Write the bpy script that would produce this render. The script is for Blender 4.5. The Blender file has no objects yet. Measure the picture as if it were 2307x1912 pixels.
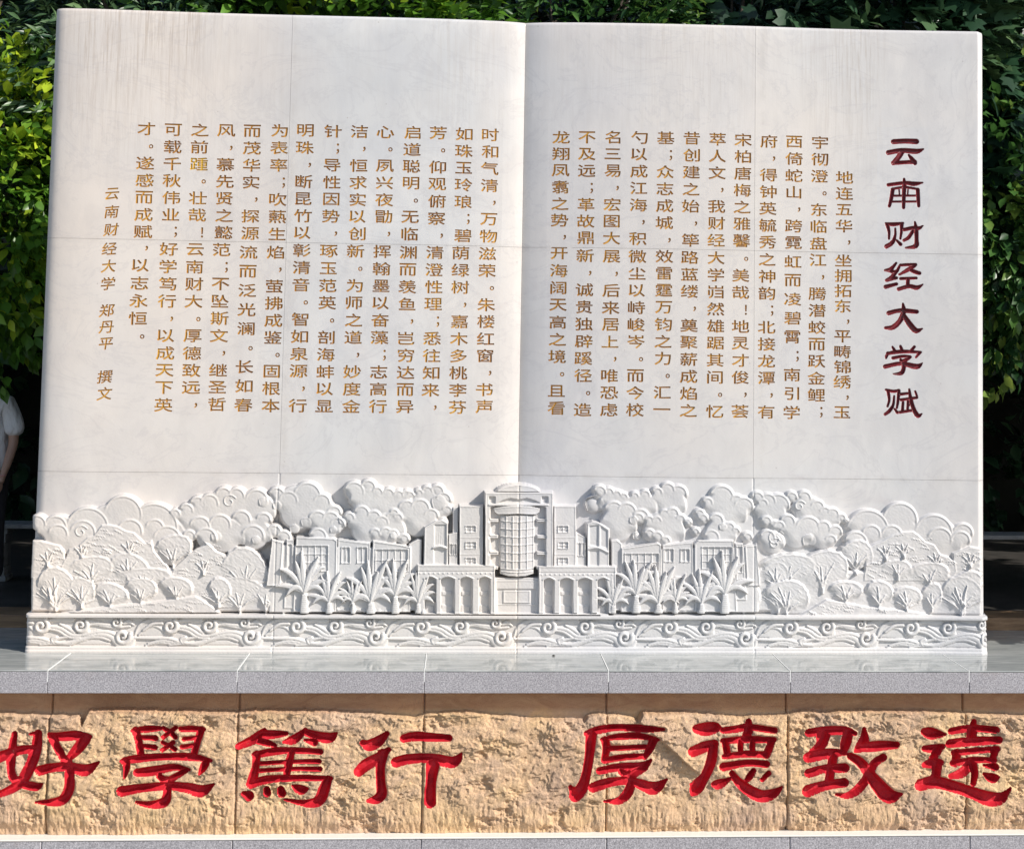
import bpy, math, random
import numpy as np
from mathutils import Vector, Matrix
from mathutils.geometry import delaunay_2d_cdt
random.seed(4); rng = np.random.default_rng(7)
sc = bpy.context.scene; col = sc.collection

# ------------------------------------------------------------------ camera
F, PPX, PPY = 3538.99, 1284.88, 518.74          # focal length and principal point measured from the photograph (px of 2307)
CAM = np.array([-0.3226, -9.0, 1.6521])
YAW, PITCH, ROLL = -0.0657, 0.0814, 0.0140
def cam_axes():
    cy, sy, cp, sp = math.cos(YAW), math.sin(YAW), math.cos(PITCH), math.sin(PITCH)
    M = np.array([[cy, -sy, 0], [sy, cy, 0], [0, 0, 1]]) @ np.array([[1, 0, 0], [0, cp, -sp], [0, sp, cp]])
    r, f, u = M @ [1, 0, 0], M @ [0, 1, 0], M @ [0, 0, 1]
    return math.cos(ROLL) * r + math.sin(ROLL) * u, f, -math.sin(ROLL) * r + math.cos(ROLL) * u
RR, FF, UU = cam_axes()
cd = bpy.data.cameras.new('camera'); cam = bpy.data.objects.new('camera', cd); col.objects.link(cam); sc.camera = cam
cd.sensor_width = 36; cd.lens = 36 * F / 2307; cd.clip_end = 500
cd.shift_x = (2307 / 2 - PPX) / 2307; cd.shift_y = -(1912 / 2 - PPY) / 2307
cam.matrix_world = Matrix([[RR[0], UU[0], -FF[0], CAM[0]], [RR[1], UU[1], -FF[1], CAM[1]], [RR[2], UU[2], -FF[2], CAM[2]], [0, 0, 0, 1]])

# ------------------------------------------------------------------ light
SUN = np.array([1.62, -1.0, 1.35]); SUN = SUN / np.linalg.norm(SUN)
w = bpy.data.worlds.new('World'); sc.world = w; w.use_nodes = True
nt = w.node_tree; bg = nt.nodes['Background']
sk = nt.nodes.new('ShaderNodeTexSky'); sk.sky_type = 'NISHITA'; sk.sun_disc = False
sk.sun_elevation = math.asin(SUN[2]); sk.sun_rotation = math.atan2(SUN[0], SUN[1])
nt.links.new(sk.outputs[0], bg.inputs[0]); bg.inputs[1].default_value = 0.115
sl = bpy.data.lights.new('sun', 'SUN'); so = bpy.data.objects.new('sun', sl); col.objects.link(so)
sl.energy = 4.6; sl.angle = math.radians(0.5); sl.color = (1.0, 0.95, 0.88)
so.rotation_euler = Vector(SUN).to_track_quat('Z', 'Y').to_euler()
sc.view_settings.view_transform = 'Standard'; sc.view_settings.look = 'None'
sc.view_settings.exposure = 0.22; sc.view_settings.gamma = 1.0; sc.view_settings.use_curve_mapping = False

# ------------------------------------------------------------------ measuring helpers
def unproj(u, v, y):
    """a measured photograph point -> the place on the real plane Y = y"""
    u, v = np.asarray(u, float), np.asarray(v, float)
    d = FF + ((u - PPX) / F)[..., None] * RR - ((v - PPY) / F)[..., None] * UU
    t = (y - CAM[1]) / d[..., 1]
    return CAM[0] + t * d[..., 0], CAM[2] + t * d[..., 2]
def P(u, v, y):
    x, z = unproj(u, v, y); return float(x), y, float(z)
def PZ(u, v, z):
    d = FF + (u - PPX) / F * RR - (v - PPY) / F * UU
    t = (z - CAM[2]) / d[2]; return CAM[0] + t * d[0], CAM[1] + t * d[1]
def proj(X, Y, Z):
    dx, dy, dz = X - CAM[0], Y - CAM[1], Z - CAM[2]
    zz = dx * FF[0] + dy * FF[1] + dz * FF[2]
    return PPX + F * (dx * RR[0] + dy * RR[1] + dz * RR[2]) / zz, PPY - F * (dx * UU[0] + dy * UU[1] + dz * UU[2]) / zz

# ------------------------------------------------------------------ materials
def mat(name, base, rough=0.6, spec=0.5):
    m = bpy.data.materials.new(name); m.use_nodes = True
    b = m.node_tree.nodes['Principled BSDF']
    b.inputs['Base Color'].default_value = (*base, 1); b.inputs['Roughness'].default_value = rough
    b.inputs['Specular IOR Level'].default_value = spec
    return m
def N(m, t, **kw):
    n = m.node_tree.nodes.new(t)
    for k, v in kw.items(): setattr(n, k, v)
    return n
def L(m, a, b): m.node_tree.links.new(a, b)
def bsdf(m): return m.node_tree.nodes['Principled BSDF']
def coords(m, scale=(1, 1, 1), rot=(0, 0, 0), loc=(0, 0, 0)):
    tc = N(m, 'ShaderNodeTexCoord'); mp = N(m, 'ShaderNodeMapping')
    mp.inputs['Scale'].default_value = scale; mp.inputs['Rotation'].default_value = rot; mp.inputs['Location'].default_value = loc
    L(m, tc.outputs['Object'], mp.inputs['Vector']); return mp.outputs[0]
def noise(m, vec, scale, detail=4, rough=0.55, dist=0.0):
    n = N(m, 'ShaderNodeTexNoise'); n.inputs['Scale'].default_value = scale; n.inputs['Detail'].default_value = detail
    n.inputs['Roughness'].default_value = rough; n.inputs['Distortion'].default_value = dist
    L(m, vec, n.inputs['Vector']); return n.outputs['Fac']
def ramp(m, fac, stops):
    r = N(m, 'ShaderNodeValToRGB'); e = r.color_ramp.elements
    while len(e) < len(stops): e.new(0.5)
    for q, (p, c) in zip(e, stops):
        q.position = p; q.color = (*c, 1) if len(c) == 3 else c
    L(m, fac, r.inputs[0]); return r.outputs[0]
def mix(m, fac, a, b, kind='MIX'):
    n = N(m, 'ShaderNodeMix', data_type='RGBA', blend_type=kind)
    for s, v in ((n.inputs[0], fac), (n.inputs[6], a), (n.inputs[7], b)):
        if isinstance(v, (int, float)): s.default_value = v
        elif isinstance(v, tuple): s.default_value = (*v, 1)
        else: L(m, v, s)
    return n.outputs[2]
def mth(m, op, a, b=0.5, clamp=False):
    n = N(m, 'ShaderNodeMath', operation=op); n.use_clamp = clamp
    for s, v in ((n.inputs[0], a), (n.inputs[1], b)):
        if isinstance(v, (int, float)): s.default_value = v
        else: L(m, v, s)
    return n.outputs[0]
def bump(m, h, strength, dist=0.01):
    n = N(m, 'ShaderNodeBump'); n.inputs['Strength'].default_value = strength; n.inputs['Distance'].default_value = dist
    L(m, h, n.inputs['Height']); L(m, n.outputs[0], bsdf(m).inputs['Normal'])

def make_marble(name, stain=True):
    m = mat(name, (0.75, 0.73, 0.70), 0.42, 0.4)
    v = coords(m); vs = coords(m, (1, 1, 0.18))
    big = noise(m, v, 0.9, 5, 0.6, 0.4)
    c = ramp(m, big, [(0.30, (0.50, 0.50, 0.505)), (0.50, (0.565, 0.56, 0.555)), (0.72, (0.645, 0.62, 0.60))])
    cl = noise(m, coords(m, (1, 1, 0.6), loc=(3, 1, 7)), 3.0, 8, 0.65, 1.2)
    c = mix(m, ramp(m, cl, [(0.42, (0, 0, 0)), (0.70, (0.6, 0.6, 0.6))]), c, (0.455, 0.455, 0.475))
    warm = noise(m, coords(m, loc=(9, 4, 2)), 0.55, 3)
    c = mix(m, ramp(m, warm, [(0.42, (0, 0, 0)), (0.68, (0.75, 0.75, 0.75))]), c, (0.62, 0.57, 0.52))
    if stain:
        # rain streaks running down from the top edge, heaviest at the left and at the right third
        st = noise(m, coords(m, (34, 1, 1.3)), 1.6, 6, 0.75)
        st2 = noise(m, coords(m, (95, 1, 3.2), loc=(5, 0, 0)), 1.6, 4, 0.75)
        st = mth(m, 'ADD', mth(m, 'MULTIPLY', st, 0.6), mth(m, 'MULTIPLY', st2, 0.4))
        tc = N(m, 'ShaderNodeTexCoord'); sp = N(m, 'ShaderNodeSeparateXYZ'); L(m, tc.outputs['Object'], sp.inputs[0])
        mr = N(m, 'ShaderNodeMapRange'); L(m, sp.outputs[2], mr.inputs[0])
        mr.inputs[1].default_value = 2.55; mr.inputs[2].default_value = 3.55
        patch = noise(m, coords(m, (1, 1, 0.25), loc=(2.7, 0, 0)), 1.3, 2)
        patch = ramp(m, patch, [(0.30, (0.35, 0.35, 0.35)), (0.55, (1, 1, 1))])
        mx = N(m, 'ShaderNodeMapRange'); L(m, sp.outputs[0], mx.inputs[0]); mx.inputs[1].default_value = -2.7; mx.inputs[2].default_value = 2.7
        g_ = lambda q: (q, q, q)
        patch = mth(m, 'MULTIPLY', patch, ramp(m, mx.outputs[0], [(0.0, g_(.25)), (0.03, g_(1)), (0.14, g_(1)), (0.20, g_(.35)), (0.28, g_(.12)), (0.38, g_(.15)), (0.43, g_(.5)), (0.50, g_(.15)), (0.60, g_(.3)), (0.73, g_(.5)), (0.79, g_(.25)), (0.815, g_(1)), (0.87, g_(.9)), (0.90, g_(.1))]))
        amt = mth(m, 'MULTIPLY', mth(m, 'MULTIPLY', mr.outputs[0], patch), ramp(m, st, [(0.47, (0, 0, 0)), (0.62, (1, 1, 1))]))
        c = mix(m, mth(m, 'MULTIPLY', amt, 0.80), c, (0.35, 0.295, 0.245))
        fl = N(m, 'ShaderNodeTexVoronoi'); fl.inputs['Scale'].default_value = 7; L(m, v, fl.inputs['Vector'])
        c = mix(m, ramp(m, fl.outputs['Distance'], [(0.02, (0.5, 0.5, 0.5)), (0.035, (0, 0, 0))]), c, (0.28, 0.24, 0.22))
        tcj = N(m, 'ShaderNodeTexCoord'); spj = N(m, 'ShaderNodeSeparateXYZ'); L(m, tcj.outputs['Object'], spj.inputs[0])
        near_ = None
        for ax, val in ((2, 2.2925), (2, 0.9804), (0, -1.34), (0, 1.395)):
            dj = mth(m, 'ABSOLUTE', mth(m, 'SUBTRACT', spj.outputs[ax], val)); fj = mth(m, 'SUBTRACT', 1.0, mth(m, 'MULTIPLY', dj, 22.0), True)
            near_ = fj if near_ is None else mth(m, 'MAXIMUM', near_, fj)
        nj = ramp(m, noise(m, coords(m, loc=(7, 0, 2)), 9, 6, 0.75), [(0.42, (0, 0, 0)), (0.62, (1, 1, 1))])
        c = mix(m, mth(m, 'MULTIPLY', mth(m, 'MULTIPLY', mth(m, 'POWER', near_, 2.0), nj), 0.30), c, (0.38, 0.35, 0.32))
        vn = noise(m, coords(m, (1, 1, 1.6), rot=(0, 0.7, 0), loc=(11, 3, 5)), 1.5, 9, 0.62, 2.2)
        c = mix(m, ramp(m, vn, [(0.470, (0, 0, 0)), (0.492, (0.22, 0.22, 0.22)), (0.515, (0, 0, 0))]), c, (0.36, 0.35, 0.37))
        md = noise(m, coords(m, (1, 1, 0.45), loc=(2, 9, 1)), 6.5, 8, 0.7, 0.6)
        c = mix(m, ramp(m, md, [(0.45, (0, 0, 0)), (0.68, (0.30, 0.30, 0.30))]), c, (0.44, 0.425, 0.42))
        gs = noise(m, coords(m, (1, 1, 2.6), rot=(0, 0.5, 0), loc=(1.3, 0, 4)), 1.1, 6, 0.7, 1.5)
        c = mix(m, ramp(m, gs, [(0.62, (0, 0, 0)), (0.72, (0.28, 0.28, 0.28))]), c, (0.45, 0.40, 0.40))
    if stain:
        oi = N(m, 'ShaderNodeObjectInfo')
        c = mix(m, 1.0, c, ramp(m, oi.outputs['Random'], [(0.0, (1.09, 1.09, 1.10)), (0.35, (1.14, 1.13, 1.12)), (0.7, (1.115, 1.12, 1.13)), (1.0, (1.16, 1.15, 1.13))]), 'MULTIPLY')
    else:
        c = mix(m, 1.0, c, (1.10, 1.095, 1.09), 'MULTIPLY')
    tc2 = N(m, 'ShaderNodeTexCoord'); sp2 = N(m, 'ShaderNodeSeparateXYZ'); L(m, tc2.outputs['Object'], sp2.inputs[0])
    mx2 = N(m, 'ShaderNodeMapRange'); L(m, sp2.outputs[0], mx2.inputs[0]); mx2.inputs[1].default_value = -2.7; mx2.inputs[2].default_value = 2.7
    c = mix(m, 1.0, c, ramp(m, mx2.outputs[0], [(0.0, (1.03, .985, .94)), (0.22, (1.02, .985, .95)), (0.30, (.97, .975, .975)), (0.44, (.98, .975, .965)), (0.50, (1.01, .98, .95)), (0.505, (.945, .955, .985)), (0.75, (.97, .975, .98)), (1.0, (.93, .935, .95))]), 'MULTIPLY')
    L(m, c, bsdf(m).inputs['Base Color'])
    bump(m, noise(m, v, 90, 4, 0.6), 0.10, 0.004)
    return m
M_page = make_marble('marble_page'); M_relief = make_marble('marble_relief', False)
M_grout = mat('grout', (0.40, 0.385, 0.37), 0.9)
M_gold = mat('gold_paint', (0.42, 0.2, 0.04), 0.45)
v = coords(M_gold); L(M_gold, ramp(M_gold, noise(M_gold, v, 5, 4), [(0.3, (0.36, 0.155, 0.03)), (0.55, (0.54, 0.28, 0.04)), (0.8, (0.64, 0.38, 0.045))]), bsdf(M_gold).inputs['Base Color'])
M_goldb = mat('bright_gold_paint', (0.66, 0.42, 0.03), 0.4)
M_dred = mat('dark_red_paint', (0.23, 0.022, 0.028), 0.42)
v = coords(M_dred); L(M_dred, ramp(M_dred, noise(M_dred, v, 14, 4), [(0.3, (0.10, 0.012, 0.016)), (0.75, (0.22, 0.02, 0.028))]), bsdf(M_dred).inputs['Base Color'])
M_red = mat('red_paint', (0.62, 0.012, 0.02), 0.62, 0.3)
v = coords(M_red); c = ramp(M_red, noise(M_red, v, 13, 6, 0.7), [(0.25, (0.36, 0.008, 0.016)), (0.5, (0.54, 0.014, 0.028)), (0.66, (0.60, 0.025, 0.04)), (0.82, (0.64, 0.10, 0.10))])
c = mix(M_red, ramp(M_red, noise(M_red, coords(M_red, loc=(2, 5, 1)), 22, 7, 0.8), [(0.64, (0, 0, 0)), (0.70, (0.55, 0.55, 0.55))]), c, (0.55, 0.27, 0.19))
L(M_red, c, bsdf(M_red).inputs['Base Color'])
bump(M_red, noise(M_red, v, 120, 4, 0.7), 0.35, 0.006)

M_sand = mat('sandstone', (0.55, 0.38, 0.2), 0.85, 0.25)
v = coords(M_sand)
c = ramp(M_sand, noise(M_sand, v, 1.7, 6, 0.65, 0.6), [(0.28, (0.55, 0.385, 0.29)), (0.45, (0.74, 0.505, 0.32)), (0.60, (0.81, 0.555, 0.315)), (0.75, (0.86, 0.63, 0.35))])
c = mix(M_sand, ramp(M_sand, noise(M_sand, coords(M_sand, loc=(4, 0, 3)), 2.6, 5, 0.7, 1.0), [(0.5, (0, 0, 0)), (0.68, (0.5, 0.5, 0.5))]), c, (0.66, 0.48, 0.37))
c = mix(M_sand, ramp(M_sand, noise(M_sand, coords(M_sand, loc=(1, 0, 8)), 5, 6, 0.75), [(0.60, (0, 0, 0)), (0.74, (0.6, 0.6, 0.6))]), c, (0.34, 0.22, 0.14))
c = mix(M_sand, 0.45, c, ramp(M_sand, noise(M_sand, v, 60, 6, 0.8), [(0.32, (0.5, 0.46, 0.42)), (0.7, (1, 1, 1))]), 'MULTIPLY')
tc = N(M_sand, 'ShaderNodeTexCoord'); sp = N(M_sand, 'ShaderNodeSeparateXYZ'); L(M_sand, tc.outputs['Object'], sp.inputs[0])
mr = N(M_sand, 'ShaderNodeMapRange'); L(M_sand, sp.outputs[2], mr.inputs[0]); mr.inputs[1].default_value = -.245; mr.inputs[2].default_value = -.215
c = mix(M_sand, mth(M_sand, 'MULTIPLY', mr.outputs[0], 0.85), c, ramp(M_sand, noise(M_sand, coords(M_sand, (1, 1, 3)), 6, 6, 0.7, 1.0), [(0.3, (0.42, 0.20, 0.11)), (0.7, (0.62, 0.36, 0.21))]))  # red-brown top band: warm shade under the coping put into the colour
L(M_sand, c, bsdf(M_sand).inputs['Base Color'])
bump(M_sand, noise(M_sand, coords(M_sand, (1.5, 1, 0.8), rot=(0, 0.5, 0)), 80, 6, 0.8), 0.7, 0.014)

def make_granite(name, a, b, c3):
    m = mat(name, b, 0.55, 0.4); v = coords(m)
    n1 = noise(m, v, 150, 3, 0.8)
    c = ramp(m, n1, [(0.36, a), (0.50, b), (0.64, c3)])
    c = mix(m, 0.5, c, ramp(m, noise(m, v, 3.2, 5), [(0.3, (0.8, 0.79, 0.80)), (0.7, (1, 1, 1))]), 'MULTIPLY')
    c = mix(m, ramp(m, noise(m, v, 2.1, 6, 0.7), [(0.60, (0, 0, 0)), (0.75, (0.35, 0.35, 0.35))]), c, (0.32, 0.24, 0.20))
    L(m, c, bsdf(m).inputs['Base Color']); return m
M_granite = make_granite('grey_granite', (0.20, 0.193, 0.205), (0.365, 0.35, 0.37), (0.58, 0.56, 0.58))
M_ptop = mat('polished_marble_top', (0.55, 0.56, 0.56), 0.07, 0.5)
v = coords(M_ptop, (0.9, 5.5, 1), rot=(0, 0, 0.10))
c = ramp(M_ptop, noise(M_ptop, v, 2.2, 8, 0.65, 1.6), [(0.30, (0.22, 0.235, 0.235)), (0.45, (0.32, 0.335, 0.325)), (0.56, (0.38, 0.39, 0.375)), (0.70, (0.50, 0.505, 0.49))])
L(M_ptop, c, bsdf(M_ptop).inputs['Base Color'])
r_ = noise(M_ptop, coords(M_ptop), 8, 4); L(M_ptop, ramp(M_ptop, r_, [(0.3, (0.05, 0.05, 0.05)), (0.8, (0.20, 0.20, 0.20))]), bsdf(M_ptop).inputs['Roughness'])
M_white = mat('white_trim_marble', (0.78, 0.74, 0.68), 0.5)
M_whitej = mat('white_joint', (0.78, 0.78, 0.76), 0.6)
M_brown = mat('brown_kerb_stone', (0.30, 0.17, 0.09), 0.6)
L(M_brown, ramp(M_brown, noise(M_brown, coords(M_brown, (0.6, 1, 6)), 5, 6, 0.7, 1), [(0.3, (0.14, 0.075, 0.04)), (0.7, (0.42, 0.26, 0.14))]), bsdf(M_brown).inputs['Base Color'])
M_pave = mat('dark_paving', (0.055, 0.05, 0.048), 0.5)
L(M_pave, ramp(M_pave, noise(M_pave, coords(M_pave), 6, 6, 0.7), [(0.3, (0.03, 0.028, 0.026)), (0.7, (0.075, 0.068, 0.06))]), bsdf(M_pave).inputs['Base Color'])
M_plaza = mat('grey_paving', (0.24, 0.235, 0.225), 0.8)
L(M_plaza, ramp(M_plaza, noise(M_plaza, coords(M_plaza), 3, 8, 0.7), [(0.3, (0.19, 0.185, 0.18)), (0.7, (0.28, 0.275, 0.26))]), bsdf(M_plaza).inputs['Base Color'])
M_bench = mat('bench_stone', (0.55, 0.54, 0.52), 0.6)
L(M_bench, ramp(M_bench, noise(M_bench, coords(M_bench), 25, 5), [(0.3, (0.26, 0.26, 0.26)), (0.7, (0.38, 0.38, 0.38))]), bsdf(M_bench).inputs['Base Color'])
M_bark = mat('bark', (0.06, 0.045, 0.035), 0.9)
L(M_bark, ramp(M_bark, noise(M_bark, coords(M_bark, (4, 4, 0.7)), 6, 6, 0.7), [(0.3, (0.03, 0.022, 0.018)), (0.7, (0.10, 0.08, 0.06))]), bsdf(M_bark).inputs['Base Color'])
def make_leaf(name, dark, mid, lite, trans=0.35):
    m = mat(name, mid, 0.36, 0.45); b = bsdf(m)
    at = N(m, 'ShaderNodeAttribute', attribute_name='tint')
    c = ramp(m, at.outputs['Fac'], [(0.0, dark), (0.5, mid), (1.0, lite)])
    c = mix(m, 0.35, c, ramp(m, noise(m, coords(m), 40, 3), [(0.3, (0.6, 0.6, 0.6)), (0.7, (1, 1, 1))]), 'MULTIPLY')
    L(m, c, b.inputs['Base Color'])
    tr = N(m, 'ShaderNodeBsdfTranslucent'); L(m, c, tr.inputs['Color'])
    ms = N(m, 'ShaderNodeMixShader'); ms.inputs[0].default_value = trans
    out = m.node_tree.nodes['Material Output']
    L(m, b.outputs[0], ms.inputs[1]); L(m, tr.outputs[0], ms.inputs[2]); L(m, ms.outputs[0], out.inputs['Surface'])
    return m
M_leafy = make_leaf('yellow_green_leaf', (0.035, 0.09, 0.014), (0.14, 0.32, 0.035), (0.62, 0.74, 0.045))
M_leafg = make_leaf('green_leaf', (0.02, 0.065, 0.02), (0.09, 0.21, 0.045), (0.38, 0.50, 0.09))
M_leafd = make_leaf('dark_leaf', (0.010, 0.03, 0.016), (0.032, 0.085, 0.04), (0.16, 0.26, 0.11), 0.2)

# ------------------------------------------------------------------ object helpers
def tag(o, label=None, cat=None, group=None, kind=None):
    for k, v in (('label', label), ('category', cat), ('group', group), ('kind', kind)):
        if v: o[k] = v
    return o
def empty(name, loc=(0, 0, 0), parent=None):
    o = bpy.data.objects.new(name, None); col.objects.link(o); o.location = loc; o.parent = parent; return o
def link(name, me, m, parent=None, loc=None):
    o = bpy.data.objects.new(name, me); col.objects.link(o); o.parent = parent
    if loc is not None: o.location = loc
    ms = m if isinstance(m, (list, tuple)) else [m]
    if not me.materials:
        for q in ms: me.materials.append(q)
    return o
def np_mesh(name, V, Q, smooth=False, normals=None):
    """V (n,3); Q (m,k) faces of equal size k"""
    V = np.asarray(V, np.float32); Q = np.asarray(Q, np.int32); k = Q.shape[1]
    me = bpy.data.meshes.new(name); me.vertices.add(len(V)); me.vertices.foreach_set('co', V.ravel())
    me.loops.add(Q.size); me.loops.foreach_set('vertex_index', Q.ravel())
    me.polygons.add(len(Q)); me.polygons.foreach_set('loop_start', np.arange(0, Q.size, k, dtype=np.int32))
    me.polygons.foreach_set('loop_total', np.full(len(Q), k, np.int32))
    me.update(calc_edges=True); me.validate()
    if smooth: me.polygons.foreach_set('use_smooth', np.ones(len(me.polygons), bool))
    if normals is not None and len(me.vertices) == len(normals):
        me.normals_split_custom_set_from_vertices(np.asarray(normals, float).tolist())
    return me
def py_mesh(name, V, Fc, smooth=False):
    me = bpy.data.meshes.new(name); me.from_pydata([tuple(map(float, q)) for q in V], [], Fc); me.update()
    if smooth: me.polygons.foreach_set('use_smooth', np.ones(len(me.polygons), bool))
    return me
class MB:
    def __init__(s): s.V = []; s.F = []
    def box(s, x0, x1, y0, y1, z0, z1, bev=0.0):
        import bmesh
        bm = bmesh.new(); bmesh.ops.create_cube(bm, size=1)
        for q in bm.verts:
            q.co = ((x0 + x1) / 2 + q.co.x * (x1 - x0), (y0 + y1) / 2 + q.co.y * (y1 - y0), (z0 + z1) / 2 + q.co.z * (z1 - z0))
        if bev: bmesh.ops.bevel(bm, geom=bm.edges[:], offset=bev, segments=1, affect='EDGES')
        n = len(s.V); bm.verts.index_update(); s.V += [tuple(q.co) for q in bm.verts]
        s.F += [[n + q.index for q in f.verts] for f in bm.faces]; bm.free(); return s
    def lathe(s, cx, cy, prof, seg=16):
        n = len(s.V)
        for r, z in prof:
            for k in range(seg):
                a = 2 * math.pi * k / seg; s.V.append((cx + r * math.cos(a), cy + r * math.sin(a), z))
        for i in range(len(prof) - 1):
            for k in range(seg):
                k2 = (k + 1) % seg; s.F.append([n + i * seg + k, n + i * seg + k2, n + (i + 1) * seg + k2, n + (i + 1) * seg + k])
        s.F.append([n + (len(prof) - 1) * seg + k for k in range(seg)]); return s
    def tube(s, pts, seg=8):
        n = len(s.V)
        for i, (x, y, z, r) in enumerate(pts):
            a = Vector(pts[max(i - 1, 0)][:3]); b = Vector(pts[min(i + 1, len(pts) - 1)][:3]); d = (b - a).normalized()
            p = d.orthogonal().normalized() if i == 0 else (p - d * p.dot(d)).normalized(); q = d.cross(p)
            for k in range(seg):
                t = 2 * math.pi * k / seg; c = Vector((x, y, z)) + (p * math.cos(t) + q * math.sin(t)) * r; s.V.append(tuple(c))
        for i in range(len(pts) - 1):
            for k in range(seg):
                k2 = (k + 1) % seg; s.F.append([n + i * seg + k, n + i * seg + k2, n + (i + 1) * seg + k2, n + (i + 1) * seg + k])
        s.F.append([n + k for k in range(seg)][::-1]); s.F.append([n + (len(pts) - 1) * seg + k for k in range(seg)]); return s
    def build(s, name, m, parent=None, smooth=False):
        return link(name, py_mesh(name, s.V, s.F, smooth), m, parent)

# value noise on arrays
def vnoise(a, b, seed):
    r = np.random.default_rng(seed); T = r.random((256, 256))
    ia, ib = np.floor(a).astype(int), np.floor(b).astype(int); fa, fb = a - ia, b - ib
    fa = fa * fa * (3 - 2 * fa); fb = fb * fb * (3 - 2 * fb)
    g = lambda i, j: T[i & 255, j & 255]
    return (g(ia, ib) * (1 - fa) + g(ia + 1, ib) * fa) * (1 - fb) + (g(ia, ib + 1) * (1 - fa) + g(ia + 1, ib + 1) * fa) * fb
def fbm(a, b, seed, oct=4, gain=0.5):
    s, amp, tot = 0, 1, 0
    for o in range(oct):
        s = s + amp * vnoise(a * 2 ** o + 17.3 * o, b * 2 ** o + 5.1 * o, seed + o); tot += amp; amp *= gain
    return s / tot
def sstep(t): t = np.clip(t, 0, 1); return t * t * (3 - 2 * t)

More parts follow.
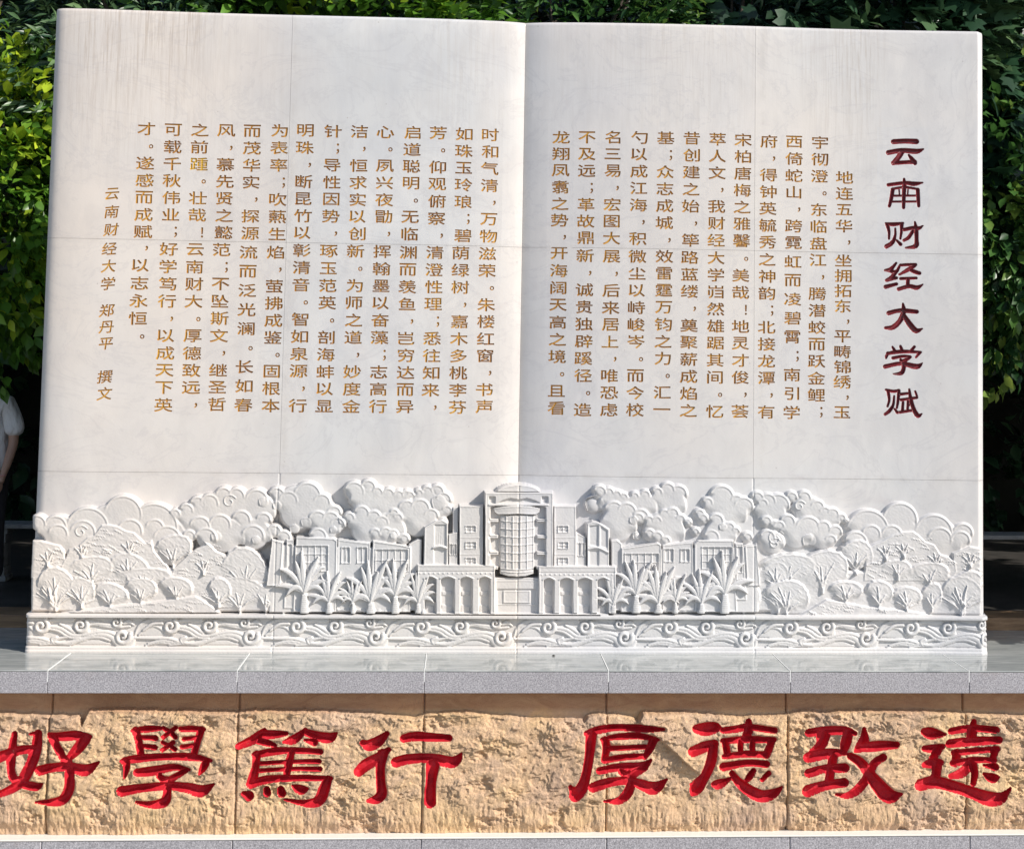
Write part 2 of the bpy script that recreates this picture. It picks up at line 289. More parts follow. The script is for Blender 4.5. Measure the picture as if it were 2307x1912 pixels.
# ---- brush strokes: polylines with a half width at every point
def smooth_stroke(pts, n=4):
    p = np.array(pts, float)
    if len(p) < 3: return p
    q = np.vstack([2 * p[0] - p[1], p, 2 * p[-1] - p[-2]]); out = []
    for i in range(1, len(q) - 2):
        for t in np.linspace(0, 1, n, endpoint=False):
            a, b, c, d = q[i - 1], q[i], q[i + 1], q[i + 2]
            out.append(0.5 * (2 * b + (c - a) * t + (2 * a - 5 * b + 4 * c - d) * t * t + (3 * b - a - 3 * c + d) * t ** 3))
    out.append(q[-2]); out = np.array(out); out[:, 2] = np.maximum(out[:, 2], 0.3); return out
class Field:
    """arrays U,V (photo px of every grid point), height H (m towards the viewer) and label"""
    def __init__(s, U, V, H):
        s.U, s.V, s.H = U, V, H; s.Lb = np.zeros(U.shape, int); s.names = {0: None}; s.k = 0
    def new(s, name, *a): s.k += 1; s.names[s.k] = (name, *a); return s.k
    def win(s, u0, u1, v0, v1):
        # the grid is nearly aligned with the photograph, so a bounding window is enough
        r = np.where((s.V.max(1) >= v0) & (s.V.min(1) <= v1))[0]; c = np.where((s.U.max(0) >= u0) & (s.U.min(0) <= u1))[0]
        if len(r) == 0 or len(c) == 0: return None
        return (slice(r[0], r[-1] + 1), slice(c[0], c[-1] + 1))
    def sdf_stroke(s, D, pts, pad=6):
        p = smooth_stroke(pts)
        for a, b in zip(p[:-1], p[1:]):
            m = max(a[2], b[2]) + pad
            w = s.win(min(a[0], b[0]) - m, max(a[0], b[0]) + m, min(a[1], b[1]) - m, max(a[1], b[1]) + m)
            if w is None: continue
            u, v = s.U[w] - a[0], s.V[w] - a[1]; du, dv = b[0] - a[0], b[1] - a[1]; q = max(du * du + dv * dv, 1e-6)
            t = np.clip((u * du + v * dv) / q, 0, 1)
            D[w] = np.minimum(D[w], np.hypot(u - t * du, v - t * dv) - (a[2] + (b[2] - a[2]) * t))
    def ridge(s, pts, h, base=None, label=None, n=4):
        """rounded raised stroke"""
        p = smooth_stroke(pts, n)
        D = {}
        m = p[:, 2].max() + 2
        w = s.win(p[:, 0].min() - m, p[:, 0].max() + m, p[:, 1].min() - m, p[:, 1].max() + m)
        if w is None: return
        U, V = s.U[w], s.V[w]; best = np.full(U.shape, 9.0); rad = np.ones(U.shape)
        for a, b in zip(p[:-1], p[1:]):
            u, v = U - a[0], V - a[1]; du, dv = b[0] - a[0], b[1] - a[1]; q = max(du * du + dv * dv, 1e-6)
            t = np.clip((u * du + v * dv) / q, 0, 1); r = a[2] + (b[2] - a[2]) * t
            d = np.hypot(u - t * du, v - t * dv) / r; k = d < best; best[k] = d[k]
        mk = best < 1; pr = np.sqrt(np.clip(1 - best ** 2, 0, 1))
        hh = s.H[w]
        if base is None: new = hh + h * pr
        else: new = base + h * pr; 
        up = mk & (new > hh - 0.004) if base is not None else mk
        hh[up] = new[up]; s.H[w] = hh
        if label: l = s.Lb[w]; l[up] = label; s.Lb[w] = l
    def lobe(s, cx, cy, r, h, label, full=False, rim=1.0):
        w = s.win(cx - r, cx + r, cy - r, cy + r)
        if w is None: return
        du, dv = s.U[w] - cx, s.V[w] - cy; t = r - np.hypot(du, dv); mk = t > 0
        up = np.ones_like(t) if full else sstep((-dv / r + 0.25 + 0.25 * du / r) / 0.5)
        hh = h + rim * up * (0.0045 * np.exp(-((t - 5.0) / 2.4) ** 2) - 0.0014 * np.exp(-((t - 9.5) / 1.6) ** 2)) + 0.0016 * sstep(t / 16)
        al = np.where(mk, up * np.clip(t / 4.6, 0, 1) + (1 - up) * sstep(t / (0.9 * r)), 0)
        s.H[w] = s.H[w] * (1 - al) + hh * al
        l = s.Lb[w]; l[mk & (al > 0.5)] = label; s.Lb[w] = l
    def ball(s, cx, cy, r, h, label):
        w = s.win(cx - r, cx + r, cy - r, cy + r)
        if w is None: return
        d = np.hypot(s.U[w] - cx, s.V[w] - cy) / r; mk = d < 1
        new = s.H[w] + h * .75 * np.sqrt(np.clip(1 - d * d, 0, 1)); x = s.H[w]; x[mk] = new[mk]; s.H[w] = x
        l = s.Lb[w]; l[mk] = label; s.Lb[w] = l
    def crown(s, cx, cy, rx, ry, h, label, seed, trunk=True):
        w = s.win(cx - rx * 1.2, cx + rx * 1.2, cy - ry * 1.2, cy + ry * 1.2)
        if w is None: return
        du, dv = (s.U[w] - cx) / rx, (s.V[w] - cy) / ry; th = np.arctan2(dv, du); r_ = random.Random(seed)
        rr = np.hypot(du, dv) * (1 + 0.07 * np.sin(2 * th + r_.random() * 6) + 0.05 * np.sin(3 * th + r_.random() * 6) + 0.022 * np.abs(np.sin(7.5 * th + r_.random() * 6)) + 0.012 * np.sin(19 * th + r_.random() * 6))
        t = (1 - rr) * min(rx, ry); mk = t > 0
        rough = fbm(s.U[w] / 7 + seed, s.V[w] / 4.5 - s.U[w] / 11, 30 + seed % 9, 3, 0.6) - 0.5
        up = sstep((-dv + .40 + .35 * du) / .7)
        hh = h + up * 0.0035 * np.exp(-((t - 4.2) / 2.4) ** 2) + 0.0045 * rough * sstep(t / 8) + 0.003 * sstep(t / 18)
        x = s.H[w]; al = (up * np.clip(t / 3.4, 0, 1) + (1 - up) * sstep(t / (.7 * min(rx, ry)))) * mk; s.H[w] = x * (1 - al) + hh * al
        l = s.Lb[w]; l[mk] = label; s.Lb[w] = l
        # leaf tufts: short curved ridges
        for _ in range(int(rx * ry / 170)):
            a = r_.random() * 6.28; q = math.sqrt(r_.random()) * 0.75; x0, y0 = cx + rx * q * math.cos(a), cy + ry * q * math.sin(a)
            ln = r_.uniform(3, 8); s.ridge([(x0, y0, .8), (x0 + ln * .6, y0 + ln * .25, 1.3), (x0 + ln, y0 + ln * .9, .7)], 0.0022, n=2)
        if trunk:
            by = cy + ry * 0.98; k = r_.choice([3, 4, 4, 5])
            for i in range(k):
                a = -math.pi / 2 + (i - (k - 1) / 2) * 0.5 + r_.uniform(-.12, .12); ln = ry * r_.uniform(1.0, 1.6)
                ex, ey = cx + math.cos(a) * ln * 0.85, by + math.sin(a) * ln
                mx, my = cx + math.cos(a) * ln * 0.25, by + math.sin(a) * ln * 0.5
                s.ridge([(cx, by, 3.2), (mx, my, 2.4), (ex, ey, 0.9)], 0.008)
                for sgn in (-1, 1):
                    s.ridge([(mx, my, 1.8), ((mx + ex) / 2 + sgn * rx * .13, (my + ey) / 2, 1.4), (ex + sgn * rx * .25, ey + ry * .12, .7)], 0.0035, n=3)
    def poly(s, pts, h, label, bev=2.0, rim=0.0):
        p = np.array(pts, float); w = s.win(p[:, 0].min() - 1, p[:, 0].max() + 1, p[:, 1].min() - 1, p[:, 1].max() + 1)
        if w is None: return
        U, V = s.U[w], s.V[w]; ins = np.zeros(U.shape, bool); d = np.full(U.shape, 1e9); n = len(p)
        for i in range(n):
            (x0, y0), (x1, y1) = p[i], p[(i + 1) % n]
            c = ((y0 > V) != (y1 > V)) & (U < (x1 - x0) * (V - y0) / ((y1 - y0) if y1 != y0 else 1e-9) + x0); ins ^= c
            du, dv = x1 - x0, y1 - y0; t = np.clip(((U - x0) * du + (V - y0) * dv) / max(du * du + dv * dv, 1e-6), 0, 1)
            d = np.minimum(d, np.hypot(U - x0 - t * du, V - y0 - t * dv))
        hh = h(U, V) if callable(h) else h
        hh = hh + rim * np.exp(-((d - 2) / 2) ** 2)
        al = sstep(d / bev) * ins; s.H[w] = s.H[w] * (1 - al) + hh * al
        l = s.Lb[w]; l[ins] = label; s.Lb[w] = l
    def rect(s, u0, v0, u1, v1, h, label, bev=1.6, rim=0.0): s.poly([(u0, v0), (u1, v0), (u1, v1), (u0, v1)], h, label, bev, rim)

def field_objects(X, Y, Z, cell, spec, smooth=True):
    """split one carved surface into objects; cell = label per quad; spec[label] = (name, material, parent)"""
    nr, nc = X.shape
    Vt = np.stack([X, Y, Z], -1)
    du = np.gradient(Vt, axis=1); dv = np.gradient(Vt, axis=0); Nn = np.cross(du, dv); Nn /= np.linalg.norm(Nn, axis=-1, keepdims=True) + 1e-12
    if Nn[..., 1].mean() > 0: Nn = -Nn
    Vt = Vt.reshape(-1, 3); Nn = Nn.reshape(-1, 3)
    idx = np.arange(nr * nc).reshape(nr, nc)
    Q = np.stack([idx[:-1, :-1], idx[:-1, 1:], idx[1:, 1:], idx[1:, :-1]], -1).reshape(-1, 4)
    a = Vt[Q[0, 1]] - Vt[Q[0, 0]]; b = Vt[Q[0, 3]] - Vt[Q[0, 0]]
    if np.cross(a, b)[1] > 0: Q = Q[:, ::-1]
    cl = cell.ravel(); out = {}
    for lb in np.unique(cl):
        if lb not in spec or spec[lb] is None: continue
        name, m, par = spec[lb][:3]
        q = Q[cl == lb]; used, inv = np.unique(q, return_inverse=True)
        me = np_mesh(name, Vt[used], inv.reshape(-1, 4), smooth, Nn[used]); out[lb] = link(name, me, m, par)
    return out

# ================================================================== THE STONE BOOK
W2, HB, J1, J2 = 5.3994 / 2, 3.6210, 2.2925, 0.9804      # half width, height, heights of the two bed joints
book = empty('stone_book', (0, 0.2, 0))
tag(book, 'open white marble book monument with gold inscription and carved frieze standing on the plinth', 'monument')
XG = float(unproj(1178, 560, 0)[0])                       # the gutter between the pages
XJL = float(unproj(641, 560, 0)[0]); XJR = float(unproj(1702, 560, 0)[0])
_xs = np.linspace(-W2, W2, 4001)
def _nx():
    tl = (_xs + W2) / (XG + W2); tr = (_xs - XG) / (W2 - XG)
    a = np.interp(tl, [0, .006, .02, .05, .10, .28, .5, .72, .86, .94, .975, 1], [-1.6, -.7, -.16, -.03, .035, .03, -.025, -.015, .035, .10, .24, .42])
    b = np.interp(tr, [0, .02, .06, .14, .30, .45, .58, .70, .85, .978, .984, .987, .995, 1], [-.42, -.27, -.15, -.08, -.035, .01, .035, -.01, -.06, -.06, -.02, 1.05, 1.1, 1.6])
    return np.where(_xs < XG, a, b)
_g = np.cumsum(_nx()) * (_xs[1] - _xs[0])
_iL = np.searchsorted(_xs, -W2 + .6); _iR = np.searchsorted(_xs, W2 - .6); _ig = np.searchsorted(_xs, XG)
_g[:_ig] -= _g[:_ig].min(); _g[_ig:] -= _g[_ig:].min(); 
_d = _g[_ig] - _g[_ig - 1]; _g[_ig:] -= _d; _g += 0.012 - _g.min()
def page_y(x): return np.interp(x, _xs, _g)
_gs = _g.copy(); _a = np.searchsorted(_xs, XG - .45); _b = np.searchsorted(_xs, XG + .5)
_gs[_a:_b] = np.interp(_xs[_a:_b], [_xs[_a], _xs[_b]], [_g[_a], _g[_b]])
def flat_y(x): return np.interp(x, _xs, _gs)
def top_drop(z): return np.where(z > HB - .022, 0.022 - np.sqrt(np.clip(.022 ** 2 - (z - (HB - .022)) ** 2, 0, 1)), 0)
def surf(x, z): return page_y(x) + top_drop(z)
def lean(me):
    n = len(me.vertices); c = np.empty(n * 3, np.float32); me.vertices.foreach_get('co', c); c = c.reshape(-1, 3)
    c[:, 0] += .018 * np.clip((c[:, 0] - 1.2) / 1.5, 0, 1) * np.clip((c[:, 2] - .5) / 3.1, 0, 1)
    c[:, 0] -= .010 * np.clip((-c[:, 0] - 1.2) / 1.5, 0, 1); me.vertices.foreach_set('co', c.ravel()); me.update()

# body behind the facing blocks
bx = [-W2 + .012] + [float(q) for q in _xs[60:-110:40]] + [W2 - .030]
V = []; Fc = []
for x in bx: 
    y = float(page_y(x)) + .017
    V += [(x, y, 0), (x, y, HB - .012), (x, .42, 0), (x, .42, HB - .012)]
for i in range(len(bx) - 1):
    a, b = 4 * i, 4 * i + 4
    Fc += [[a, b, b + 1, a + 1], [a + 2, a + 3, b + 3, b + 2], [a + 1, b + 1, b + 3, a + 3], [a, a + 2, b + 2, b]]
Fc += [[0, 1, 3, 2], [4 * len(bx) - 4, 4 * len(bx) - 2, 4 * len(bx) - 1, 4 * len(bx) - 3]]
link('book_core', py_mesh('book_core', V, Fc), M_grout, book).matrix_parent_inverse = Matrix.Translation((0, -.2, 0))
def B(o): o.matrix_parent_inverse = Matrix.Translation((0, -.2, 0)); return o

# ---- the inscription: columns of characters cut into the page, text, start and end measured on the photograph
COLS = [
 [("时和气清，万物", 1105, 300.5, 1100.6, 530.5), ("滋荣。朱楼红窗，书声", 1098.4, 570, 1090.7, 917)],
 [("如珠玉玲琅；碧", 1045.8, 299.4, 1042.5, 529.4), ("荫绿树，嘉木多桃李芬", 1038, 569, 1030.5, 918.4)],
 [("芳。仰观俯察，", 986.7, 297, 982.5, 529), ("清澄性理；悉往知来，", 979, 567.8, 968, 918)],
 [("启道聪明。无临", 928.6, 296, 922, 526), ("渊而羡鱼，岂穷达而异", 918.8, 567.8, 911, 917.3)],
 [("心。夙兴夜勖，", 867.3, 295, 863, 525), ("挥翰墨以奋藻；志高行", 859.6, 565.6, 849.8, 916)],
 [("洁，恒求实以创", 808, 294, 802.7, 525), ("新。为师之道，妙度金", 799.4, 564.5, 789.5, 916)],
 [("针；导性因势，", 748, 292.9, 742.5, 524), ("琢玉范英。剖海蚌以显", 739, 564.5, 728, 916)],
 [("明珠，断昆竹以", 685.7, 291, 678.6, 523), ("彰清音。智如泉源，行", 677.6, 562.4, 667.9, 914.5)],
 [("为表率；吹爇生", 627.4, 291, 621.4, 525.5), ("焰，萤拂成鉴。固根本", 617.9, 567, 607, 914.5)],
 [("而茂华实，探源", 565.5, 292, 560.7, 524), ("流而泛光澜。长如春", 557, 567, 545.2, 913.3)],
 [("风，慕先贤之懿", 507, 291, 501, 522), ("范；不坠斯文，继圣哲", 496.4, 561, 485.7, 912)],
 [("之前踵。壮哉！", 447.6, 289.8, 440.5, 521), ("云南财大。厚德致远，", 436.9, 561, 426, 913)],
 [("可载千秋伟业；", 388, 289.8, 381, 520), ("好学笃行，以成天下英", 377.4, 560, 365.5, 913.3)],
 [("才。遂感而成赋", 327.4, 287.4, 320, 520.7), ("，以志永恒。", 316, 557, 306, 757)],
 [("云南财", 251, 435, 248.8, 516), ("经大学", 245, 558.8, 241.7, 638), ("郑丹平", 239, 699, 237, 774), ("撰文", 234.5, 849, 234, 887)],
 [("地连五华，", 1902.9, 399, 1901.5, 545), ("坐拥拓东，平畴锦绣，玉", 1900.6, 586.6, 1898.6, 929.4)],
 [("宇彻澄。东临盘", 1848, 320.3, 1844.6, 547.7), ("江，腾潜蛟而跃金鲤；", 1843.4, 585.4, 1840, 928)],
 [("西倚蛇山，跨霓", 1789.7, 319, 1788.6, 546.6), ("虹而凌碧霄；南引学", 1787.4, 588.9, 1785, 929.4)],
 [("府，得钟英毓秀", 1732.6, 318, 1730, 545.4), ("之神韵；北接龙潭，有", 1729, 584.3, 1726.9, 928.3)],
 [("宋柏唐梅之雅馨", 1674.9, 314.6, 1671.4, 542), ("。美哉！地灵才俊，荟", 1670, 582, 1668, 927)],
 [("萃人文，我财经", 1617.7, 313.4, 1614.3, 540.9), ("大学岿然雄踞其间。忆", 1614.3, 580.9, 1610.9, 927)],
 [("昔创建之始，筚", 1559.4, 311, 1556, 540.9), ("路蓝缕，奠聚薪成焰之", 1554.9, 579.7, 1551.4, 924.9)],
 [("基；众志成城，", 1501, 310, 1497, 540), ("效雷霆万钧之力。汇一", 1497.7, 577.4, 1492, 922.6)],
 [("勺以成江海，积", 1441.7, 309, 1438, 537.4), ("微尘以峙峻岑。而今校", 1437, 577.4, 1431.4, 923.7)],
 [("名三易，宏图大", 1382, 307.7, 1378.9, 536), ("展，后来居上，唯恐虑", 1378.9, 577.4, 1373, 923.7)],
 [("不及远；革故鼎", 1324, 307.7, 1320.6, 535), ("新，诚贵独辟蹊径。造", 1319.4, 575, 1313.7, 923.7)],
 [("龙翔凤翥之势，", 1265.7, 306.6, 1261.5, 532), ("开海阔天高之境。且看", 1261, 569.4, 1254.3, 920.3)],
]
PUN = "，。；！"
_gl = {}
def glyph(ch):
    """outline loops of one character from Blender's built-in font, em units centred on the em box"""
    if ch in _gl: return _gl[ch]
    fc = bpy.data.curves.new('glyph_tmp', 'FONT'); fc.body = ch; fc.size = 1.0; fc.resolution_u = 2
    o = bpy.data.objects.new('glyph_tmp', fc); col.objects.link(o)
    dg = bpy.context.evaluated_depsgraph_get(); cu = o.evaluated_get(dg).to_curve(dg, apply_modifiers=False); loops = []
    for s in cu.splines:
        pts = []
        bp = s.bezier_points
        for i in range(len(bp)):
            a, b = bp[i], bp[(i + 1) % len(bp)]
            p0, p1, p2, p3 = [np.array(q[:2]) for q in (a.co, a.handle_right, b.handle_left, b.co)]
            chord = np.linalg.norm(p3 - p0); bend = np.linalg.norm(p1 - p0) + np.linalg.norm(p2 - p1) + np.linalg.norm(p3 - p2) - chord
            k = 3 if bend > 0.004 else 1
            for t in np.arange(k) / k: pts.append((1 - t) ** 3 * p0 + 3 * (1 - t) ** 2 * t * p1 + 3 * (1 - t) * t * t * p2 + t ** 3 * p3)
        pts = np.array(pts)
        if len(pts) > 2: loops.append(pts)
    o.evaluated_get(dg).to_curve_clear(); bpy.data.objects.remove(o); bpy.data.curves.remove(fc)
    if not loops: _gl[ch] = []; return []
    # embolden: push every loop outward along its normal (outer and inner loops run opposite ways)
    big = max(loops, key=lambda p: abs(np.sum(p[:, 0] * np.roll(p[:, 1], -1) - p[:, 1] * np.roll(p[:, 0], -1))))
    sg = np.sign(np.sum(big[:, 0] * np.roll(big[:, 1], -1) - big[:, 1] * np.roll(big[:, 0], -1)))
    out = []
    for p in loops:
        d = np.roll(p, -1, 0) - np.roll(p, 1, 0); d /= np.linalg.norm(d, axis=1, keepdims=True) + 1e-9
        out.append(p + 0.018 * sg * np.stack([d[:, 1], -d[:, 0]], 1))
    a = np.vstack(out); 
    c = (a.min(0) + a.max(0)) / 2 if ch in PUN else np.array([0.5, 0.5 * (a[:, 1].min() + a[:, 1].max())])
    if ch not in PUN: c = (a.min(0) + a.max(0)) / 2
    _gl[ch] = [p - c for p in out]; return _gl[ch]

def inside(px, py, loops):
    ins = np.zeros(len(px), bool)
    for p in loops:
        q = np.roll(p, -1, 0)
        for (x0, y0), (x1, y1) in zip(p, q):
            if y0 == y1: continue
            ins ^= ((y0 > py) != (y1 > py)) & (px < (x1 - x0) * (py - y0) / (y1 - y0) + x0)
    return ins
DEPTH = 0.0055
def carve_strip(x0, x1, z0, z1, chars, page, golds):
    """page strip x0..x1 by z0..z1 with the characters really cut out; chars = [(loops in world xz, material slot)]"""
    pts = [(x0, z0), (x1, z0), (x1, z1), (x0, z1)]; edges = [(0, 1), (1, 2), (2, 3), (3, 0)]; allp = []
    for loops, slot in chars:
        for p in loops:
            n = len(pts); pts += [tuple(q) for q in p]; edges += [(n + i, n + (i + 1) % len(p)) for i in range(len(p))]
    r = delaunay_2d_cdt([Vector(p) for p in pts], edges, [], 0, 1e-6)
    vs = np.array([tuple(q) for q in r[0]]); tris = np.array([t for t in r[2] if len(t) == 3])
    cen = vs[tris].mean(1); ins = np.zeros(len(tris), int)
    for ci, (loops, slot) in enumerate(chars):
        a = np.vstack(loops); c = (cen[:, 0] > a[:, 0].min()) & (cen[:, 0] < a[:, 0].max()) & (cen[:, 1] > a[:, 1].min()) & (cen[:, 1] < a[:, 1].max())
        if c.any():
            i = np.where(c)[0]; k = inside(cen[i, 0], cen[i, 1], loops); ins[i[k]] = 1 + ci
    n = len(page['V']); Y = surf(vs[:, 0], vs[:, 1])
    page['V'] += [(x, y, z) for (x, z), y in zip(vs, Y)]
    def face(t, flip=False): 
        a, b, c = vs[t]; cr = (b[0] - a[0]) * (c[1] - a[1]) - (b[1] - a[1]) * (c[0] - a[0])
        return list(t) if cr > 0 else list(t)[::-1]
    page['F'] += [[n + q for q in face(t)] for t in tris[ins == 0]]
    for ci, (loops, slot) in enumerate(chars):
        gt = tris[ins == 1 + ci]
        if not len(gt): continue
        gold = {'V': [], 'F': []}; front = {}; back = {}
        def pt(i, k, store):
            if i not in store: store[i] = len(gold['V']); gold['V'].append((vs[i, 0], Y[i] + k, vs[i, 1]))
            return store[i]
        ec = set()
        for t in gt:
            f = face(t); gold['F'].append([pt(i, DEPTH, back) for i in f])
            ec.update(((f[0], f[1]), (f[1], f[2]), (f[2], f[0])))
        for (a, b) in ec:
            if (b, a) not in ec: gold['F'].append([pt(a, 0, front), pt(b, 0, front), pt(b, DEPTH, back), pt(a, DEPTH, back)])
        golds.append((gold, slot))

def strip_chars(segs):
    out = []
    for txt, u0, v0, u1, v1 in segs:
        n = len(txt); small = txt in ("云南财", "经大学", "郑丹平", "撰文") and u0 < 260
        for i, ch in enumerate(txt):
            t = i / max(n - 1, 1); u, v = u0 + (u1 - u0) * t, v0 + (v1 - v0) * t
            if ch in PUN: u += 12; v += 1
            x, z = unproj(u, v, 0.02); x, z = float(x), float(z); r_ = random.Random(ord(ch) * 31 + int(v))
            sx, sz = (0.086, 0.078) if small else (0.108, 0.081)
            if ch in PUN: sx = sz = 0.075
            sk_ = -0.10 if small else 0.0
            lp = [np.stack([x + p[:, 0] * sx - sk_ * p[:, 1] * sx * 1.0, z + p[:, 1] * sz + (0.10 * p[:, 0] * sz if small else 0.04 * (p[:, 0] ** 2) * sz * 2)], 1) for p in glyph(ch)]
            if lp: out.append((lp, 1 if ch == "踵" else 2 if ch in PUN else 0, z))
    return out
# strip borders
cx = [float(unproj(c[0][1], c[0][2], 0.02)[0]) for c in COLS]
Lc = sorted(range(0, 15), key=lambda i: cx[i]); Rc = sorted(range(15, 27), key=lambda i: cx[i])
def borders(idx):
    xs = [cx[i] for i in idx]; b = [(p + q) / 2 for p, q in zip(xs[:-1], xs[1:])]
    return [xs[0] - (b[0] - xs[0])] + b + [xs[-1] + (xs[-1] - b[-1])]
bL, bR = borders(Lc), borders(Rc)
# the page joint falls exactly between two columns
def snap(b, x): k = min(range(len(b)), key=lambda i: abs(b[i] - x)); b[k] = x; return b
bL = snap(bL, XJL); bR = snap(bR, XJR)
# a hair of room for the joint itself
ZT, ZB = float(unproj(1178, 270, 0.02)[1]) + .01, float(unproj(1178, 950, 0.02)[1]) - .01
TX0, TX1 = float(unproj(1978, 600, 0)[0]), float(unproj(2092, 600, 0)[0])
GAP = 0.0006
gx = [-W2, XJL, XG, XJR, W2]; gz = [J2, J1, HB]
TZT, TZB = ZT, ZB
title_rects = []; nchar = 0; rest = {'V': [], 'F': []}
for r in (1, 0):
    for c in range(4):
        x0, x1 = gx[c] + (GAP if c else 0), gx[c + 1] - (GAP if c < 3 else 0); z0, z1 = gz[r] + GAP, gz[r + 1] - (GAP if r == 0 else 0)
        b = bL if c < 2 else bR; idx = Lc if c < 2 else Rc
        strips = [(max(b[k], x0), min(b[k + 1], x1), idx[k]) for k in range(len(idx)) if b[k + 1] > x0 + .01 and b[k] < x1 - .01]
        tz0, tz1 = (max(ZB, z0), min(ZT, z1))
        xc = {x0, x1}; [xc.update(s[:2]) for s in strips]
        ttl = c == 3
        if ttl: xc.update((TX0, TX1))
        extra = list(np.linspace(x0, x1, 34))
        if c == 0: extra += [-W2 + q for q in (.002, .005, .01, .017, .026, .04, .06)]
        if c == 3: extra += [W2 - q for q in (.002, .005, .009, .014, .020, .026, .031, .0345, .037, .040, .043, .047, .06)]
        if c == 1: extra += [XG - q for q in (.02, .05, .09, .14, .2)]
        if c == 2: extra += [XG + q for q in (.02, .05, .09, .14, .2)]
        s0, s1 = strips[0][0], strips[-1][1]
        for q in extra:
            if min(abs(q - k) for k in xc) > .0015 and not (s0 < q < s1): xc.add(q)
        # inside strips also allow one middle cut above and below the text
        xc = sorted(xc)
        zc = {z0, z1, tz0, tz1}; zc.update(q for q in np.linspace(z0, z1, 12) if min(abs(q - k) for k in (z0, z1, tz0, tz1)) > .01 and not tz0 < q < tz1)
        if r == 1: zc.update(HB - .022 * (1 - math.sin(a)) for a in (0, .35, .7, 1.0, 1.25, 1.45))
        zc = sorted(zc)
        page = {'V': [], 'F': []}; vid = {}
        def vv(x, z, back=0):
            k = (x, z, back)
            if k not in vid: vid[k] = len(page['V']); page['V'].append((x, float(surf(x, z)) + back, z))
            return vid[k]
        for i in range(len(xc) - 1):
            for j in range(len(zc) - 1):
                a, b2, e, f = xc[i], xc[i + 1], zc[j], zc[j + 1]; mx, mz = (a + b2) / 2, (e + f) / 2
                if tz0 < mz < tz1 and (s0 < mx < s1 or (ttl and TX0 < mx < TX1)): continue
                page['F'].append([vv(a, e), vv(b2, e), vv(b2, f), vv(a, f)])
        for i in range(len(xc) - 1):
            a, b2 = xc[i], xc[i + 1]
            page['F'].append([vv(a, z0, .03), vv(b2, z0, .03), vv(b2, z0), vv(a, z0)])
            page['F'].append([vv(a, z1), vv(b2, z1), vv(b2, z1, .03 if r == 0 else .45), vv(a, z1, .03 if r == 0 else .45)])
        for j in range(len(zc) - 1):
            e, f = zc[j], zc[j + 1]; bk0 = .40 if c == 0 else .03; bk1 = .38 if c == 3 else .03
            page['F'].append([vv(x0, e, bk0), vv(x0, e), vv(x0, f), vv(x0, f, bk0)])
            page['F'].append([vv(x1, e), vv(x1, e, bk1), vv(x1, f, bk1), vv(x1, f)])
        golds = []
        for (a, b2, k) in strips:
            ch = [(lp, s_) for lp, s_, z in strip_chars(COLS[k]) if tz0 < z < tz1]
            carve_strip(a, b2, tz0, tz1, ch, page, golds)
        if ttl: title_rects.append((tz0, tz1, r))
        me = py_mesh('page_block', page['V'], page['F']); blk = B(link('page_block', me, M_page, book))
        me.polygons.foreach_set('use_smooth', np.ones(len(me.polygons), bool))
        try: me.set_sharp_from_angle(angle=math.radians(35))
        except Exception: pass
        for gold, slot in golds:
            if slot == 2 or nchar >= 300:
                k = len(rest['V']); rest['V'] += gold['V']; rest['F'] += [[q + k for q in f] for f in gold['F']]; continue
            nchar += 1; link('engraved_character', py_mesh('engraved_character', gold['V'], gold['F']), M_goldb if slot == 1 else M_gold, blk)
        if ttl: title_block = blk
        if ttl and r == 0: title_low = blk

tag(B(link('inscription', py_mesh('inscription', rest['V'], rest['F']), M_gold, book)), kind='stuff')

